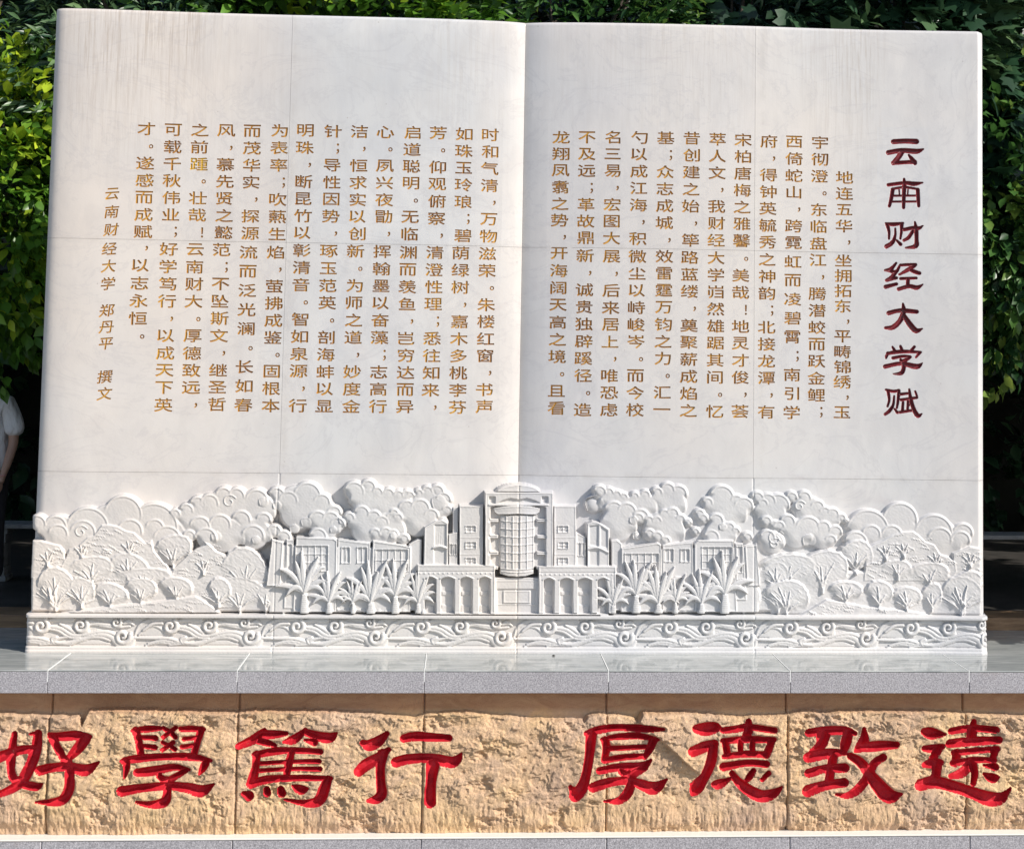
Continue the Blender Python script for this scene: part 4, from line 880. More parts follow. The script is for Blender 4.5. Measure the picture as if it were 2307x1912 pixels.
# base of the frieze: fascia, wave band, lower moulding
vf = lambda U: 1381.5 + 6 * (U - 60) / 2160
T = V - vf(U)
bot = 1454 + 4 * (U - 60) / 2160 - vf(U)
lbm = fr.new('moulding', M_relief)
k = T > 0; fr.H[k] = .052; fr.Lb[k] = lbm
k = (T > -1) & (T < 9); fr.H = np.where(k, .098 + .006 * sstep((T + 1) / 2) - .03 * sstep((T - 7) / 2), fr.H); fr.Lb[k] = lbm
lbb = fr.new('moulding', M_relief)
k = T > bot; prof = .075 + .012 * sstep((T - bot) / 2) + .010 * sstep((T - bot - 7) / 2); fr.H[k] = prof[k]; fr.Lb[k] = lbb
lbw0 = fr.new('carved_wave_ground', M_relief); k = (T >= 9) & (T <= bot); fr.Lb[k] = lbw0
AX = [97, 386, 669, 949, 1234, 1507, 1778, 2050, 2320]
def wave_unit(a, sc):
    lb = fr.new('carved_wave', M_relief)
    dv = float(vf(np.array(a))) - 1381.5 - .5
    def p(x, y, w_): return (a + (x - 1310) / 3.783 * sc, 1040 + y / 3.783 + dv, w_ / 3.783)
    def ln(pts, h=.016, b=.030): fr.ridge([p(q[0], q[1], q[2] * 1.5 + 2) for q in pts], h, base=.052 + (b - .030) * .5, label=lb, n=3)
    def curl(x, y, r, w0, turns=1.5, start=0.3, b=.036):
        pts = []
        for i in range(16):
            f = i / 15; an = start - f * turns * 2 * math.pi; q = r * (1 - .80 * f)
            pts.append(p(x + q * math.cos(an), y - q * math.sin(an), w0 * (1.05 - .40 * f)))
        fr.ridge(pts, .022, base=.052 + (b - .030) * .5, label=lb, n=2)
    # swelling background humps
    fr.poly([p(*q, 1)[:2] for q in ((1000,1480),(1030,1410),(1080,1365),(1180,1340),(1290,1338),(1340,1400),(1360,1470),(1200,1490))], .060, lb, 4)
    fr.poly([p(*q, 1)[:2] for q in ((1380,1400),(1450,1350),(1560,1340),(1640,1350),(1650,1420),(1500,1430))], .057, lb, 5)
    fr.poly([p(*q, 1)[:2] for q in ((1120,1562),(1180,1530),(1300,1555),(1290,1565))], .056, lb, 3)
    fr.poly([p(*q, 1)[:2] for q in ((1560,1562),(1680,1510),(1800,1505),(1900,1540),(1930,1563))], .060, lb, 4)
    ln([(1000,1490,5),(1040,1400,9),(1120,1350,11),(1250,1338,12),(1330,1350,16)])
    ln([(1040,1470,5),(1120,1400,8),(1200,1400,9),(1260,1440,9),(1330,1460,10)])
    ln([(1010,1495,6),(1150,1498,9),(1290,1500,9),(1400,1530,9),(1520,1545,12),(1660,1510,13),(1800,1470,14),(1900,1490,16),(1960,1550,18),(2050,1565,18),(2085,1510,18)], b=.040)
    ln([(1370,1420,8),(1460,1440,10),(1540,1490,10),(1640,1500,8)], b=.036)
    ln([(1380,1400,8),(1480,1420,12),(1560,1470,12),(1640,1478,12),(1700,1440,12)], b=.036)
    ln([(1690,1400,8),(1760,1380,9),(1860,1400,10),(1940,1410,8),(2060,1400,6)], b=.034)
    ln([(1100,1560,5),(1200,1535,8),(1300,1540,10),(1400,1525,10),(1480,1500,8),(1540,1490,6)], b=.034)
    ln([(1380,1350,9),(1480,1342,13),(1580,1347,12)], b=.038); ln([(1470,1380,7),(1530,1412,11),(1590,1452,12)], b=.034)
    ln([(1700,1348,6),(1800,1378,12),(1900,1392,10)], b=.034); ln([(1560,1556,6),(1680,1502,11),(1800,1492,11),(1890,1520,8)], b=.036)
    ln([(1080,1430,6),(1160,1376,9),(1240,1370,9)], b=.050); ln([(1120,1545,5),(1230,1520,9),(1330,1530,9)], b=.036)
    ln([(1420,1545,8),(1400,1510,8),(1440,1490,8)], b=.040)
    ln([(1660,1478,6),(1780,1448,9),(1880,1450,10),(1960,1485,8)], b=.038)
    ln([(1300,1558,4),(1420,1548,6),(1560,1560,4)], b=.032)
    curl(1312, 1396, 64, 21, 1.25, .9, .050); curl(1645, 1392, 62, 20, 1.3, .6, .044); curl(1948, 1366, 42, 15, 1.15, .5, .044); curl(2000, 1484, 68, 22, 1.25, .2, .050)
    ln([(2010,1375,8),(2050,1360,14),(2090,1385,6)], b=.036)
for i in range(-1, 8):
    if i < 0: wave_unit(AX[0] - 290, 1.02)
    else: wave_unit(AX[i], (AX[i + 1] - AX[i]) / 288)
k = (T < 9) & (fr.Lb > lbw0); fr.Lb[k] = lbm; k = (T > bot) & (fr.Lb > lbw0); fr.Lb[k] = lbb
k = (T > -1) & (T < 9); fr.H = np.where(k, .098 + .006 * sstep((T + 1) / 2) - .03 * sstep((T - 7) / 2), fr.H)
k = T > bot; fr.H[k] = prof[k]
fr.H = fr.H * .64
# surface = page where nothing is carved, otherwise carved height over the flat ground; the outer edges stay rounded
edge = np.minimum(X + W2, W2 - X); er = .030 - np.sqrt(np.clip(.030 ** 2 - np.clip(.030 - edge, 0, .030) ** 2, 0, 1))
Hc = np.clip(gs_, -.03, 0) + fr.H - er * .9
carved = sstep(fr.H / .006)
Yf = -np.where(fr.H > 1e-6, base * (1 - carved) + Hc * carved, base)
Yf += -.0012 * (fbm(U / 3.1, V / 3.1, 77, 3) - .5) * (fr.H > .01)
# the vertical joints run faintly through the frieze as well
for xj in (XJL, XG, XJR): Yf += .004 * np.exp(-((X - xj) / .0035) ** 2)
cell = fr.Lb[:-1, :-1].copy()
ccol = np.searchsorted([XJL, XG, XJR], X[:-1, :-1]); cell = np.where(cell == 0, -1 - ccol, cell)
spec = {}
lowb = {}
for c in range(4): spec[-1 - c] = ('page_block', M_page, book)
for k_, nm in fr.names.items():
    if nm: spec[k_] = (nm[0], M_relief, book)
for k_, o in field_objects(X, Yf, Z, cell, spec).items():
    B(o)
    if k_ in (lbw0,) or o.name.startswith('carved_ground'): o['kind'] = 'stuff'
# side cheeks and under edge of the frieze course
ms = MB()
for xi, s_ in ((0, -1), (-1, 1)):
    n = len(ms.V); col_ = [(X[j, xi], Yf[j, xi], Z[j, xi]) for j in range(0, nz, 3)]; ms.V += col_ + [(X[0, xi], .40, q[2]) for q in col_]; m_ = len(col_)
    for j in range(m_ - 1): ms.F.append([n + j, n + j + 1, n + m_ + j + 1, n + m_ + j] if s_ < 0 else [n + j + 1, n + j, n + m_ + j, n + m_ + j + 1])
B(ms.build('side_cheek', M_relief, book))

_seen = set()
for o in [q for q in book.children_recursive if q.type == 'MESH']:
    if o.data.name not in _seen: _seen.add(o.data.name); lean(o.data)

# ================================================================== THE PLINTH
plinth = empty('plinth', (0, .1, -1.2))
tag(plinth, 'rock-faced sandstone plinth with grey granite coping and big red carved characters under the marble book', 'plinth')
def Q_(o): o.matrix_parent_inverse = Matrix.Translation((0, -.1, 1.2)); return o
SX0, SW, YD, ZC = -2.4626, .9804, -.5059, -.1186
XS = [SX0 + SW * k for k in range(-2, 9)]
# measured positions of the five visible joints correct the regular spacing
meas = {2: 107, 3: 534, 4: 956, 5: 1371, 6: 1781, 7: 2184}
for k_, u_ in meas.items(): XS[k_] = float(unproj(u_, 1536, YD)[0])
YR = .78
for a, b in zip(XS[:-1], XS[1:]):
    mb = MB(); mb.box(a + .0012, b - .0012, YD, YR, ZC, -.0090, .002); Q_(mb.build('coping_slab', M_granite, plinth))
    mb = MB(); mb.box(a + .0006, b - .0006, YD - .0012, YR, -.0085, 0.0, .0055); Q_(mb.build('polished_top', M_ptop, plinth))
for x in XS[1:-1]:
    mb = MB(); mb.box(x - .0024, x + .0024, YD + .001, YR, -.06, .0006); Q_(mb.build('joint_filler', M_whitej, plinth))
mb = MB(); mb.box(XS[0], XS[-1], YD + .14, YR, -1.4, ZC - .002); Q_(mb.build('plinth_core', M_grout, plinth))
# lower course
ZL = float(unproj(1200, 1881, YD + .03)[1]); YL = YD + .004
for i, (a, b) in enumerate(zip(XS[:-1], XS[1:])):
    mb = MB(); mb.box(a + .0015, b - .0015, YL + .004, YD + .3, ZL - .32, ZL - .009, .004); Q_(mb.build('lower_coping_slab', M_granite, plinth))
mb = MB(); mb.box(XS[0], XS[-1], YL, YD + .3, ZL - .008, ZL, .002); Q_(mb.build('white_trim', M_white, plinth))
# rock-faced sandstone with the eight red characters
S1 = lambda p: [(x / 3.5, 1440 + y / 3.5, (w_ * 1.2 + 4) / 3.5) for x, y, w_ in p]
S2 = lambda p: [(520 + x / 3.5, 1440 + y / 3.5, (w_ * 1.2 + 4) / 3.5) for x, y, w_ in p]
S3 = lambda p: [(1060 + x / 3.281, 1440 + y / 3.281, (w_ * 1.2 + 4) / 3.281) for x, y, w_ in p]
S4 = lambda p: [(1680 + x / 3.349, 1440 + y / 3.349, (w_ * 1.2 + 4) / 3.349) for x, y, w_ in p]
def SS(p): return p
BIG = [
 (S1, [[(118,738,14),(104,830,22),(92,930,28),(92,1020,24),(110,1090,26),(165,1130,30)], [(236,745,6),(280,742,14),(318,728,8)], [(300,740,24),(285,860,34),(250,970,34),(190,1090,34),(120,1160,28),(40,1200,22),(-50,1232,12)], [(-90,925,20),(-30,930,34),(60,900,30),(170,870,26),(280,862,22)], [(150,1125,22),(230,1150,28),(290,1158,24),(332,1138,5)]]),
 (S1, [[(1046,714,8),(1130,706,20),(1200,700,18),(1262,696,13)], [(1072,712,22),(1098,800,22),(1115,920,20)], [(1115,768,14),(1180,770,14),(1230,774,17)], [(1125,835,13),(1225,846,16)], [(1430,700,15),(1510,698,18),(1606,704,14)], [(1588,708,22),(1560,800,20),(1528,915,20)], [(1455,778,12),(1556,770,12)], [(1440,842,14),(1545,828,12)], [(1290,692,11),(1340,722,14),(1385,762,15)], [(1390,688,12),(1290,766,13)], [(1286,806,11),(1382,860,13)], [(1368,806,13),(1282,868,12)], [(962,952,10),(1050,940,24),(1300,918,20),(1530,922,22),(1664,950,10)], [(990,952,24),(1000,1010,20),(984,1084,6)], [(1632,952,22),(1606,1005,22),(1574,1056,6)]] + [[(1086,1044,24),(1200,1032,28),(1380,1000,20),(1494,1020,8)], [(1466,1026,18),(1400,1068,18),(1325,1110,22)], [(1255,1066,16),(1310,1112,26)], [(1312,1100,24),(1322,1200,24),(1300,1272,30),(1200,1294,22),(1084,1274,8)], [(962,1192,32),(1120,1164,26),(1320,1150,24),(1480,1162,30),(1590,1190,36),(1688,1136,5)]]),
 (S2, [[(64,838,20),(170,792,28),(230,745,24),(268,708,10)], [(240,742,24),(330,744,26),(440,736,12)], [(215,800,16),(290,810,20),(348,832,12)], [(420,802,8),(500,784,28),(590,708,12)], [(590,726,20),(690,758,30),(780,770,32),(834,734,6)], [(586,790,8),(660,808,22)], [(192,906,20),(350,876,22),(510,870,18),(708,880,17)], [(206,904,25),(196,1000,22),(168,1120,32)], [(482,880,20),(456,980,24),(438,1078,18)], [(230,972,13),(450,960,11),(698,956,14)], [(226,1034,13),(450,1016,11),(704,1018,14)], [(154,1142,26),(280,1104,24),(450,1088,20),(650,1088,17),(792,1088,12)], [(768,1096,24),(738,1170,34),(698,1262,34),(600,1288,22),(424,1258,5)], [(102,1216,16),(140,1232,32)], [(284,1182,20),(286,1210,24)], [(396,1180,22),(402,1208,28)], [(488,1148,6),(550,1180,30),(606,1172,7)]]),
 (S2, [[(1044,812,20),(1090,830,34),(1160,800,34),(1232,736,15)], [(1008,1040,30),(1060,990,36),(1160,930,34),(1245,862,15)], [(1196,900,34),(1180,1000,28),(1182,1120,28),(1190,1210,32),(1150,1252,28),(1084,1264,10)], [(1368,776,26),(1450,762,30),(1600,768,24),(1722,772,19)], [(1304,962,32),(1400,940,30),(1590,930,28),(1730,962,36),(1786,940,26),(1818,892,5)], [(1592,990,42),(1580,1100,32),(1572,1200,34),(1572,1278,36)]]),
 (S3, [[(854,688,14),(950,662,22),(1100,646,17),(1300,652,20),(1424,656,6)], [(890,694,32),(876,850,26),(850,1000,26),(818,1096,34),(772,1152,34)], [(738,1084,10),(768,1130,32)], [(966,732,8),(1100,712,17),(1250,708,18),(1384,736,10)], [(1352,742,24),(1322,810,22),(1288,868,14)], [(992,738,22),(1002,800,22),(984,884,16)], [(1010,800,15),(1290,788,13)], [(986,886,16),(1150,862,18),(1290,860,14)], [(952,962,20),(1100,938,22),(1270,934,24),(1334,890,6)], [(1286,944,20),(1210,990,22),(1180,1020,22)], [(1110,972,16),(1160,1010,22)], [(1168,1000,24),(1184,1060,24),(1156,1136,28),(1090,1190,20),(988,1190,5)], [(904,1088,28),(1000,1054,28),(1150,1040,22),(1250,1064,28),(1360,1096,36),(1450,1032,5)]]),
 (S4, [[(-375,668,24),(-310,672,40),(-240,662,34),(-196,655,6)], [(-400,838,30),(-320,808,32),(-240,786,26)], [(-244,786,26),(-262,905,30),(-312,1025,28),(-370,1110,40),(-400,1160,14)], [(-410,1090,10),(-375,1115,34)], [(-172,682,18),(-60,668,20),(20,656,18),(214,680,17)], [(20,614,16),(18,680,26),(-10,740,20)], [(-172,762,16),(0,748,20),(206,750,16)], [(192,756,20),(150,865,24)], [(-166,878,13),(0,858,18),(150,862,20)], [(-156,765,20),(-140,870,20)], [(-44,765,15),(-42,855,15)], [(48,762,15),(46,855,15)], [(-172,955,24),(0,926,20),(154,936,20)], [(-238,1086,20),(-200,1085,30),(-110,1042,8)], [(-108,1002,16),(-50,1078,26),(30,1140,34),(120,1178,36),(200,1160,30),(270,1108,5)], [(56,988,16),(30,1030,20),(4,1064,12)], [(170,1006,16),(124,1056,12)]]),
 (S4, [[(472,700,22),(600,682,26),(740,680,24),(822,704,12)], [(580,722,42),(560,790,30),(474,862,16)], [(766,704,30),(748,780,30),(728,850,14)], [(470,884,32),(600,856,30),(740,846,16)], [(656,860,28),(636,980,24),(620,1080,28)], [(472,1002,26),(600,968,24),(740,962,28)], [(464,1134,36),(600,1092,28),(738,1072,26)], [(888,668,10),(890,740,26),(860,800,30),(820,834,8)], [(850,812,20),(950,800,30),(1060,792,26),(1132,790,20)], [(784,872,20),(860,920,28),(930,1010,32),(1000,1100,42),(1080,1176,44),(1172,1158,5)], [(1030,882,22),(960,930,25),(912,1030,26),(840,1118,26),(760,1168,18),(676,1160,5)]]),
 (S4, [[(1344,690,22),(1400,706,36),(1500,712,7)], [(1346,820,16),(1420,820,26),(1484,804,14)], [(1456,820,22),(1410,890,22)], [(1344,944,14),(1400,930,28),(1462,924,20)], [(1440,930,30),(1430,1020,26),(1404,1060,30)], [(1314,1094,34),(1420,1070,36),(1560,1102,34),(1700,1150,34),(1830,1194,44),(1920,1190,34),(1994,1116,4)], [(1548,688,20),(1700,668,20),(1886,680,20)], [(1722,618,14),(1706,700,30),(1694,770,20)], [(1536,782,24),(1700,766,26),(1910,756,20)], [(1566,850,16),(1740,836,17),(1896,822,16)], [(1876,830,24),(1860,912,16)], [(1588,852,24),(1572,928,22)], [(1560,926,20),(1720,906,18),(1876,910,14)], [(1690,940,26),(1620,1000,28),(1540,1024,14)], [(1708,930,24),(1722,1010,22),(1714,1082,16)], [(1796,948,6),(1880,960,22)], [(1792,1010,6),(1856,1042,28),(1900,1034,8)]]),
]
# 好 is completed by its right half
BIG[0][1].extend([[(392,745,12),(470,760,24),(600,752,28),(716,760,12)], [(676,775,36),(622,850,34),(545,930,20)], [(412,766,28),(462,850,24),(500,925,22),(540,985,24)], [(545,940,22),(550,1060,30),(552,1160,32),(500,1256,30),(400,1278,20),(286,1278,5)], [(316,1032,30),(430,1004,28),(560,1000,30),(680,1024,36),(784,960,5)]])
YP = YD + .12
xa, xb = float(unproj(-70, 1700, YP)[0]), float(unproj(2380, 1700, YP)[0])
ST = .0040
nx, nz = int((xb - xa) / ST), int((ZC - .002 - (ZL + .001)) / ST)
X, Z = np.meshgrid(np.linspace(xa, xb, nx), np.linspace(ZC - .002, ZL + .001, nz)); U, V = proj(X, YP - .045 + 0 * X, Z)
vb = np.interp(U, [-60,0,110,175,184,200,300,520,534,575,760,900,935,960,1020,1060,1180,1315,1325,1350,1400,1438,1448,1560,1660,1780,1790,1810,1850,1940,2080,2200,2307],
               [1613,1613,1618,1620,1642,1606,1605,1611,1611,1606,1609,1619,1624,1615,1611,1612,1625,1629,1618,1614,1619,1628,1611,1612,1623,1617,1613,1609,1612,1607,1609,1615,1620])
vb = vb - 4 + 3.0 * (vnoise(U / 14, U * 0, 5) - .5) + 2.0 * (vnoise(U / 5, U * 0, 6) - .5) - 5
tt = V - vb
slab = np.searchsorted(np.array(XS), X)
off = np.array([.0, .004, -.003, .003, .000, .005, -.002, .004, 0, .002, 0, 0, 0])[np.clip(slab, 0, 12)]
# slanting chisel marks above, upright ones near the foot
rt = fbm((U + .55 * V) / 9, (V - .35 * U) / 17, 11, 5, .62); rt2 = fbm(U / 6.0, V / 26, 21, 4, .6); big_ = fbm(U / 95, V / 70, 31, 4, .55); mid_ = fbm((U + .3 * V) / 34, V / 30, 41, 4, .6)
foot = sstep((V - 1790) / 50)
crag = np.clip(fbm(U / 60 + 3, V / 42, 61, 5, .65) - .60, 0, 1)
terr = fbm(U / 70 + 9, V / 44 + U / 260, 67, 4, .55); terr = (np.floor(terr * 9) + sstep((terr * 9 % 1) * 6)) / 9
rough = .014 * (rt - .5) * (1 - foot * .6) + .020 * (rt2 - .5) * foot + .030 * (big_ - .5) + .012 * (mid_ - .5) - .13 * crag
hr = .055 + off + rough + .062 * (terr - .5) * (1 - foot) - .022 * sstep((V - 1845) / 30)
# a proud ledge right of the middle throws the long slanting shadow
dline = ((U - 1425) * .66 - (V - 1610) * .75)
hr += .034 * sstep((dline + 3) / 5) * sstep(1 - dline / 130) * sstep((1770 - V) / 60) * sstep((V - 1600) / 15) * sstep((U - 1390) / 30)
H = hr * sstep(tt / 5.0) + .0012 * (fbm(U / 4, V / 4, 91, 3) - .5)
fd = Field(U, V, H); D, lab = letters_field(fd, BIG, .02, 1)
X2, Z2, D2 = snap_grid(X, Z, U, V, D)
# round the characters: smooth stone next to the stroke, then a V cut
near = sstep(1 - (D + 1) / 5); Hs = .055 + off + .035 * (big_ - .5)
H = H * (1 - near * .75 * sstep(tt / 5)) + Hs * near * .75 * sstep(tt / 5)
cut = np.clip(-D2 * .0058, 0, .042)
wallr = fbm(U / 5, V / 5, 71, 3)
H = np.where(D2 < 0, H - cut - .010 * sstep(-D2 / 1.5) + .004 * (wallr - .5) * sstep(-D2 / 3), H)
jn = np.zeros_like(X)
for xj in XS: jn = np.maximum(jn, np.exp(-((X - xj) / .0036) ** 2))
H = H - .022 * jn * (D2 > 0)
for xj in XS: H = np.where((np.abs(X - xj) < .012) & (D > 1), H - .005 * sstep(1 - np.abs(X - xj) / .016) * sstep(tt / 5), H)
Yf = YP - H
dc = (D2[:-1, :-1] + D2[1:, 1:] + D2[:-1, 1:] + D2[1:, :-1]) / 4
sc_ = slab[:-1, :-1]; cell = np.where(dc < 0, 100 + lab[:-1, :-1], sc_)
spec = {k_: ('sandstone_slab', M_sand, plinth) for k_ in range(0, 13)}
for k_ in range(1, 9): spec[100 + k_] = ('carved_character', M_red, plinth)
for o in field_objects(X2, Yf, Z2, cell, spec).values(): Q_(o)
# dark beetle-sized chips lying at the foot of the book
for (u, v) in ((1237, 1467), (1247, 1474), (1355, 1468)):
    x, y = PZ(u, v + 2, 0.004); mb = MB(); mb.tube([(x - .008, y, .003, .002), (x, y, .005, .005), (x + .009, y + .002, .003, .002)], 6)
    o = mb.build('stone_chip', mat('chip', (.03, .028, .026), .8)); tag(o, ['black crumb on the polished top, left one of the close pair', 'black crumb on the polished top, right one of the close pair', 'black crumb on the polished top, alone right of the pair'][(1237, 1247, 1355).index(u)], 'debris', 'black crumbs at the foot of the marble book')

# ================================================================== GROUND BEHIND AND IN FRONT
kerb_z = .075
mb = MB(); mb.box(-30, 30, YR + .002, YR + .30, -.4, kerb_z, .006); tag(mb.build('kerb', M_brown), kind='structure')
def sheet(name, x0, x1, y0, y1, z, m):
    tag(link(name, py_mesh(name, [(x0, y0, z), (x1, y0, z), (x1, y1, z), (x0, y1, z)], [[0, 1, 2, 3]]), m), kind='structure')
sheet('terrace', -60, 60, YR + .30, 120, .03, M_pave)
sheet('plaza', -120, 120, -120, YD + .3, -1.35, M_plaza)
mb = MB(); mb.box(-60, XS[0] - .01, YD + .3, YR + .001, -1.5, -.02); mb.box(XS[-1] + .01, 60, YD + .3, YR + .001, -1.5, -.02); tag(mb.build('retaining_bank', M_pave), kind='structure')

# ================================================================== BENCHES
def bench(xc, yc, zt, length, label):
    t = empty('stone_bench', (xc, yc, .03)); tag(t, label, 'bench', 'stone benches behind the monument'); inv = Matrix.Translation((-xc, -yc, -.03))
    mb = MB(); mb.box(xc - length / 2, xc + length / 2, yc, yc + .26, zt - .030, zt, .004); mb.build('seat', M_bench, t).matrix_parent_inverse = inv
    for s_ in (-1, 1):
        mb = MB(); q = xc + s_ * (length / 2 - .11); zz = zt - .030
        for a, b, w_ in ((.03, .07, .062), (.07, .13, .046), (.13, zz - .10, .036), (zz - .10, zz - .04, .046), (zz - .04, zz, .060)): mb.box(q - w_ / 1.4, q + w_ / 1.4, yc + .03, yc + .20, a, b, .003)
        mb.build('leg', M_bench, t).matrix_parent_inverse = inv
zb_ = .46
x, y = P(20, 1181, 2.45)[0], 2.45; bench(x + .14, 2.45, P(20, 1181, 2.45)[2], .50 if False else .62, 'grey stone bench in the shade left of the marble book, behind the person')
bench(P(2262, 1200, 2.1)[0] + .30, 2.1, P(2262, 1206, 2.1)[2], 2.6, 'grey stone bench in deep shade at the right edge behind the marble book')

# ================================================================== PERSON at the left edge
def skin_mesh(name, nodes, links, m, parent, root=0, sub=2):
    me = bpy.data.meshes.new(name); me.from_pydata([n[:3] for n in nodes], links, []); me.update()
    o = bpy.data.objects.new(name, me); col.objects.link(o); sm = o.modifiers.new('skin', 'SKIN'); sm.use_smooth_shade = True
    for i, n in enumerate(nodes):
        rr = n[3] if isinstance(n[3], tuple) else (n[3], n[3]); me.skin_vertices[0].data[i].radius = rr; me.skin_vertices[0].data[i].use_root = (i == root)
    ss = o.modifiers.new('sub', 'SUBSURF'); ss.levels = sub; ss.render_levels = sub
    dg = bpy.context.evaluated_depsgraph_get(); nm = bpy.data.meshes.new_from_object(o.evaluated_get(dg)); bpy.data.objects.remove(o)
    nm.name = name; nm.polygons.foreach_set('use_smooth', np.ones(len(nm.polygons), bool)); nm.materials.clear(); nm.materials.append(m)
    q = bpy.data.objects.new(name, nm); col.objects.link(q); q.parent = parent; return q
PY = 2.0; px0 = P(-3, 1340, PY)[0] - .125
pers = empty('person', (px0, PY, .03)); pers.rotation_euler.z = math.radians(-18); pers.scale = (.95, .95, .95)
tag(pers, 'person in white t-shirt and dark trousers standing at the left edge behind the monument', 'person')
M_skin = mat('skin', (.42, .25, .18), .5); M_shirt = mat('white_cotton', (.72, .71, .72), .85); M_trou = mat('black_cloth', (.018, .018, .022), .9)
M_hair = mat('black_hair', (.012, .01, .009), .5); M_shoe = mat('white_shoe', (.70, .70, .72), .6)
bump(M_shirt, noise(M_shirt, coords(M_shirt, (1, 1, .5)), 9, 3), .9, .06)
hh = 1.64
nodes = [(0,0,.88,(.13,.10)),(0,0,1.02,(.13,.09)),(0,.01,1.18,(.14,.10)),(0,0,1.31,(.13,.09)),(0,-.01,1.385,.055),(0,-.02,1.44,.052),(0,-.03,1.50,(.076,.088)),(0,-.025,1.565,(.078,.092)),(0,-.015,1.625,(.052,.06)),
 (.15,0,1.325,.058),(.20,.02,1.18,.043),(.215,.01,1.05,.036),(.215,-.05,.93,.033),(.21,-.10,.825,.023),(.208,-.125,.775,.026),
 (-.15,0,1.325,.058),(-.20,.03,1.18,.043),(-.22,.03,1.05,.036),(-.22,.0,.93,.033),(-.22,-.03,.825,.023),(-.22,-.045,.775,.026),
 (.085,0,.80,.085),(.09,-.02,.47,.056),(.09,.0,.28,.052),(.09,.02,.09,.036),(-.085,0,.80,.085),(-.10,-.04,.47,.056),(-.10,-.02,.28,.052),(-.10,.0,.09,.036),
 (0,-.118,1.495,.013),(.082,-.01,1.50,.016),(-.082,-.01,1.50,.016)]
links_ = [(0,1),(1,2),(2,3),(3,4),(4,5),(5,6),(6,7),(7,8),(3,9),(9,10),(10,11),(11,12),(12,13),(13,14),(3,15),(15,16),(16,17),(17,18),(18,19),(19,20),(0,21),(21,22),(22,23),(23,24),(0,25),(25,26),(26,27),(27,28),(6,29),(6,30),(6,31)]
body = skin_mesh('body', nodes, links_, M_skin, pers)
for s_, hx, hy in ((1, .208, -.125), (-1, -.22, -.045)):      # fingers, rooted in the palm and curled
    for k_, (dx, dy, ln) in enumerate(((-.0, -.030, .066), (.0, -.012, .074), (.0, .006, .070), (.0, .022, .056))):
        skin_mesh('finger', [(hx, hy + dy * .6, .785, .010), (hx, hy + dy, .755, .0092), (hx - s_ * .006, hy + dy - .004, .755 - ln * .45, .0085), (hx - s_ * .020, hy + dy - .006, .755 - ln * .85, .0072)], [(0,1),(1,2),(2,3)], M_skin, pers, sub=1)
    skin_mesh('thumb', [(hx, hy - .015, .795, .011), (hx - s_ * .014, hy - .042, .765, .010), (hx - s_ * .018, hy - .052, .735, .0085)], [(0,1),(1,2)], M_skin, pers, sub=1)
skin_mesh('t_shirt', [(0,0,.80,(.20,.165)),(0,0,.98,(.185,.15)),(0,.01,1.16,(.165,.125)),(0,0,1.29,(.15,.108)),(0,-.008,1.375,.072),(.155,0,1.325,.078),(.205,.02,1.20,.078),(.222,.015,1.09,.074),(-.155,0,1.325,.078),(-.205,.03,1.20,.078),(-.225,.03,1.09,.074)],
          [(0,1),(1,2),(2,3),(3,4),(3,5),(5,6),(6,7),(3,8),(8,9),(9,10)], M_shirt, pers)
skin_mesh('trousers', [(0,0,.90,(.145,.115)),(.085,0,.76,.104),(.092,-.015,.47,.082),(.092,.0,.28,.078),(.092,.015,.085,.072),(-.085,0,.76,.104),(-.10,-.035,.47,.082),(-.10,-.02,.28,.078),(-.10,.0,.085,.072)],
          [(0,1),(1,2),(2,3),(3,4),(0,5),(5,6),(6,7),(7,8)], M_trou, pers)
for s_, yy in ((.095, .0), (-.10, -.02)):
    skin_mesh('shoe', [(s_, yy + .06, .045, (.042, .045)), (s_, yy - .03, .042, (.044, .040)), (s_, yy - .12, .034, (.046, .030)), (s_, yy - .17, .028, (.036, .022))], [(0,1),(1,2),(2,3)], M_shoe, pers)
skin_mesh('hair', [(0, .02, 1.50, (.078, .085)), (0, .01, 1.58, (.090, .100)), (0, -.01, 1.64, (.070, .082))], [(0,1),(1,2)], M_hair, pers)
for s_ in (-1, 1):
    mb = MB(); mb.tube([(s_ * .030 - .008, -.112, 1.515, .003), (s_ * .030, -.116, 1.517, .006), (s_ * .030 + .008, -.112, 1.515, .003)], 6); mb.build('eye', M_hair, pers)
mb = MB(); mb.tube([(-.022, -.110, 1.452, .003), (0, -.116, 1.450, .0055), (.022, -.110, 1.452, .003)], 6); mb.build('mouth', mat('lip', (.35, .12, .1), .5), pers)
mb = MB(); mb.tube([(.208 + .026 * math.cos(a), -.105 + .026 * math.sin(a), .832, .004) for a in np.linspace(0, 6.28, 13)], 6); mb.build('bracelet', mat('bracelet', (.6, .3, .28), .4), pers)

# ================================================================== TREES BEHIND
def leaf_shape(kind):
    if kind == 'maple':
        a = np.array([(0,0),(.30,.02),(.52,.20),(.34,.36),(.50,.62),(.20,.60),(0,1.0),(-.20,.60),(-.50,.62),(-.34,.36),(-.52,.20),(-.30,.02)])
        z = -.12 * np.abs(a[:, 0]) ; Fc = [[0,1,2,3],[0,3,4,5],[0,5,6],[0,6,7],[0,7,8,9],[0,9,10,11]]
        tr = []
        for f in Fc:
            for i in range(1, len(f) - 1): tr.append((f[0], f[i], f[i + 1]))
        return np.column_stack([a, z]), np.array(tr)
    wd = {'broad': .26, 'narrow': .13}[kind]
    a = [(0, 0, 0), (wd * .8, .28, .05), (wd, .58, .06), (0, 1.0, -.10), (-wd, .58, .06), (-wd * .8, .28, .05), (0, .30, -.02), (0, .62, -.03)]
    return np.array(a), np.array([(0, 1, 6), (1, 2, 7), (1, 7, 6), (2, 3, 7), (0, 6, 5), (6, 7, 4), (6, 4, 5), (7, 3, 4)])
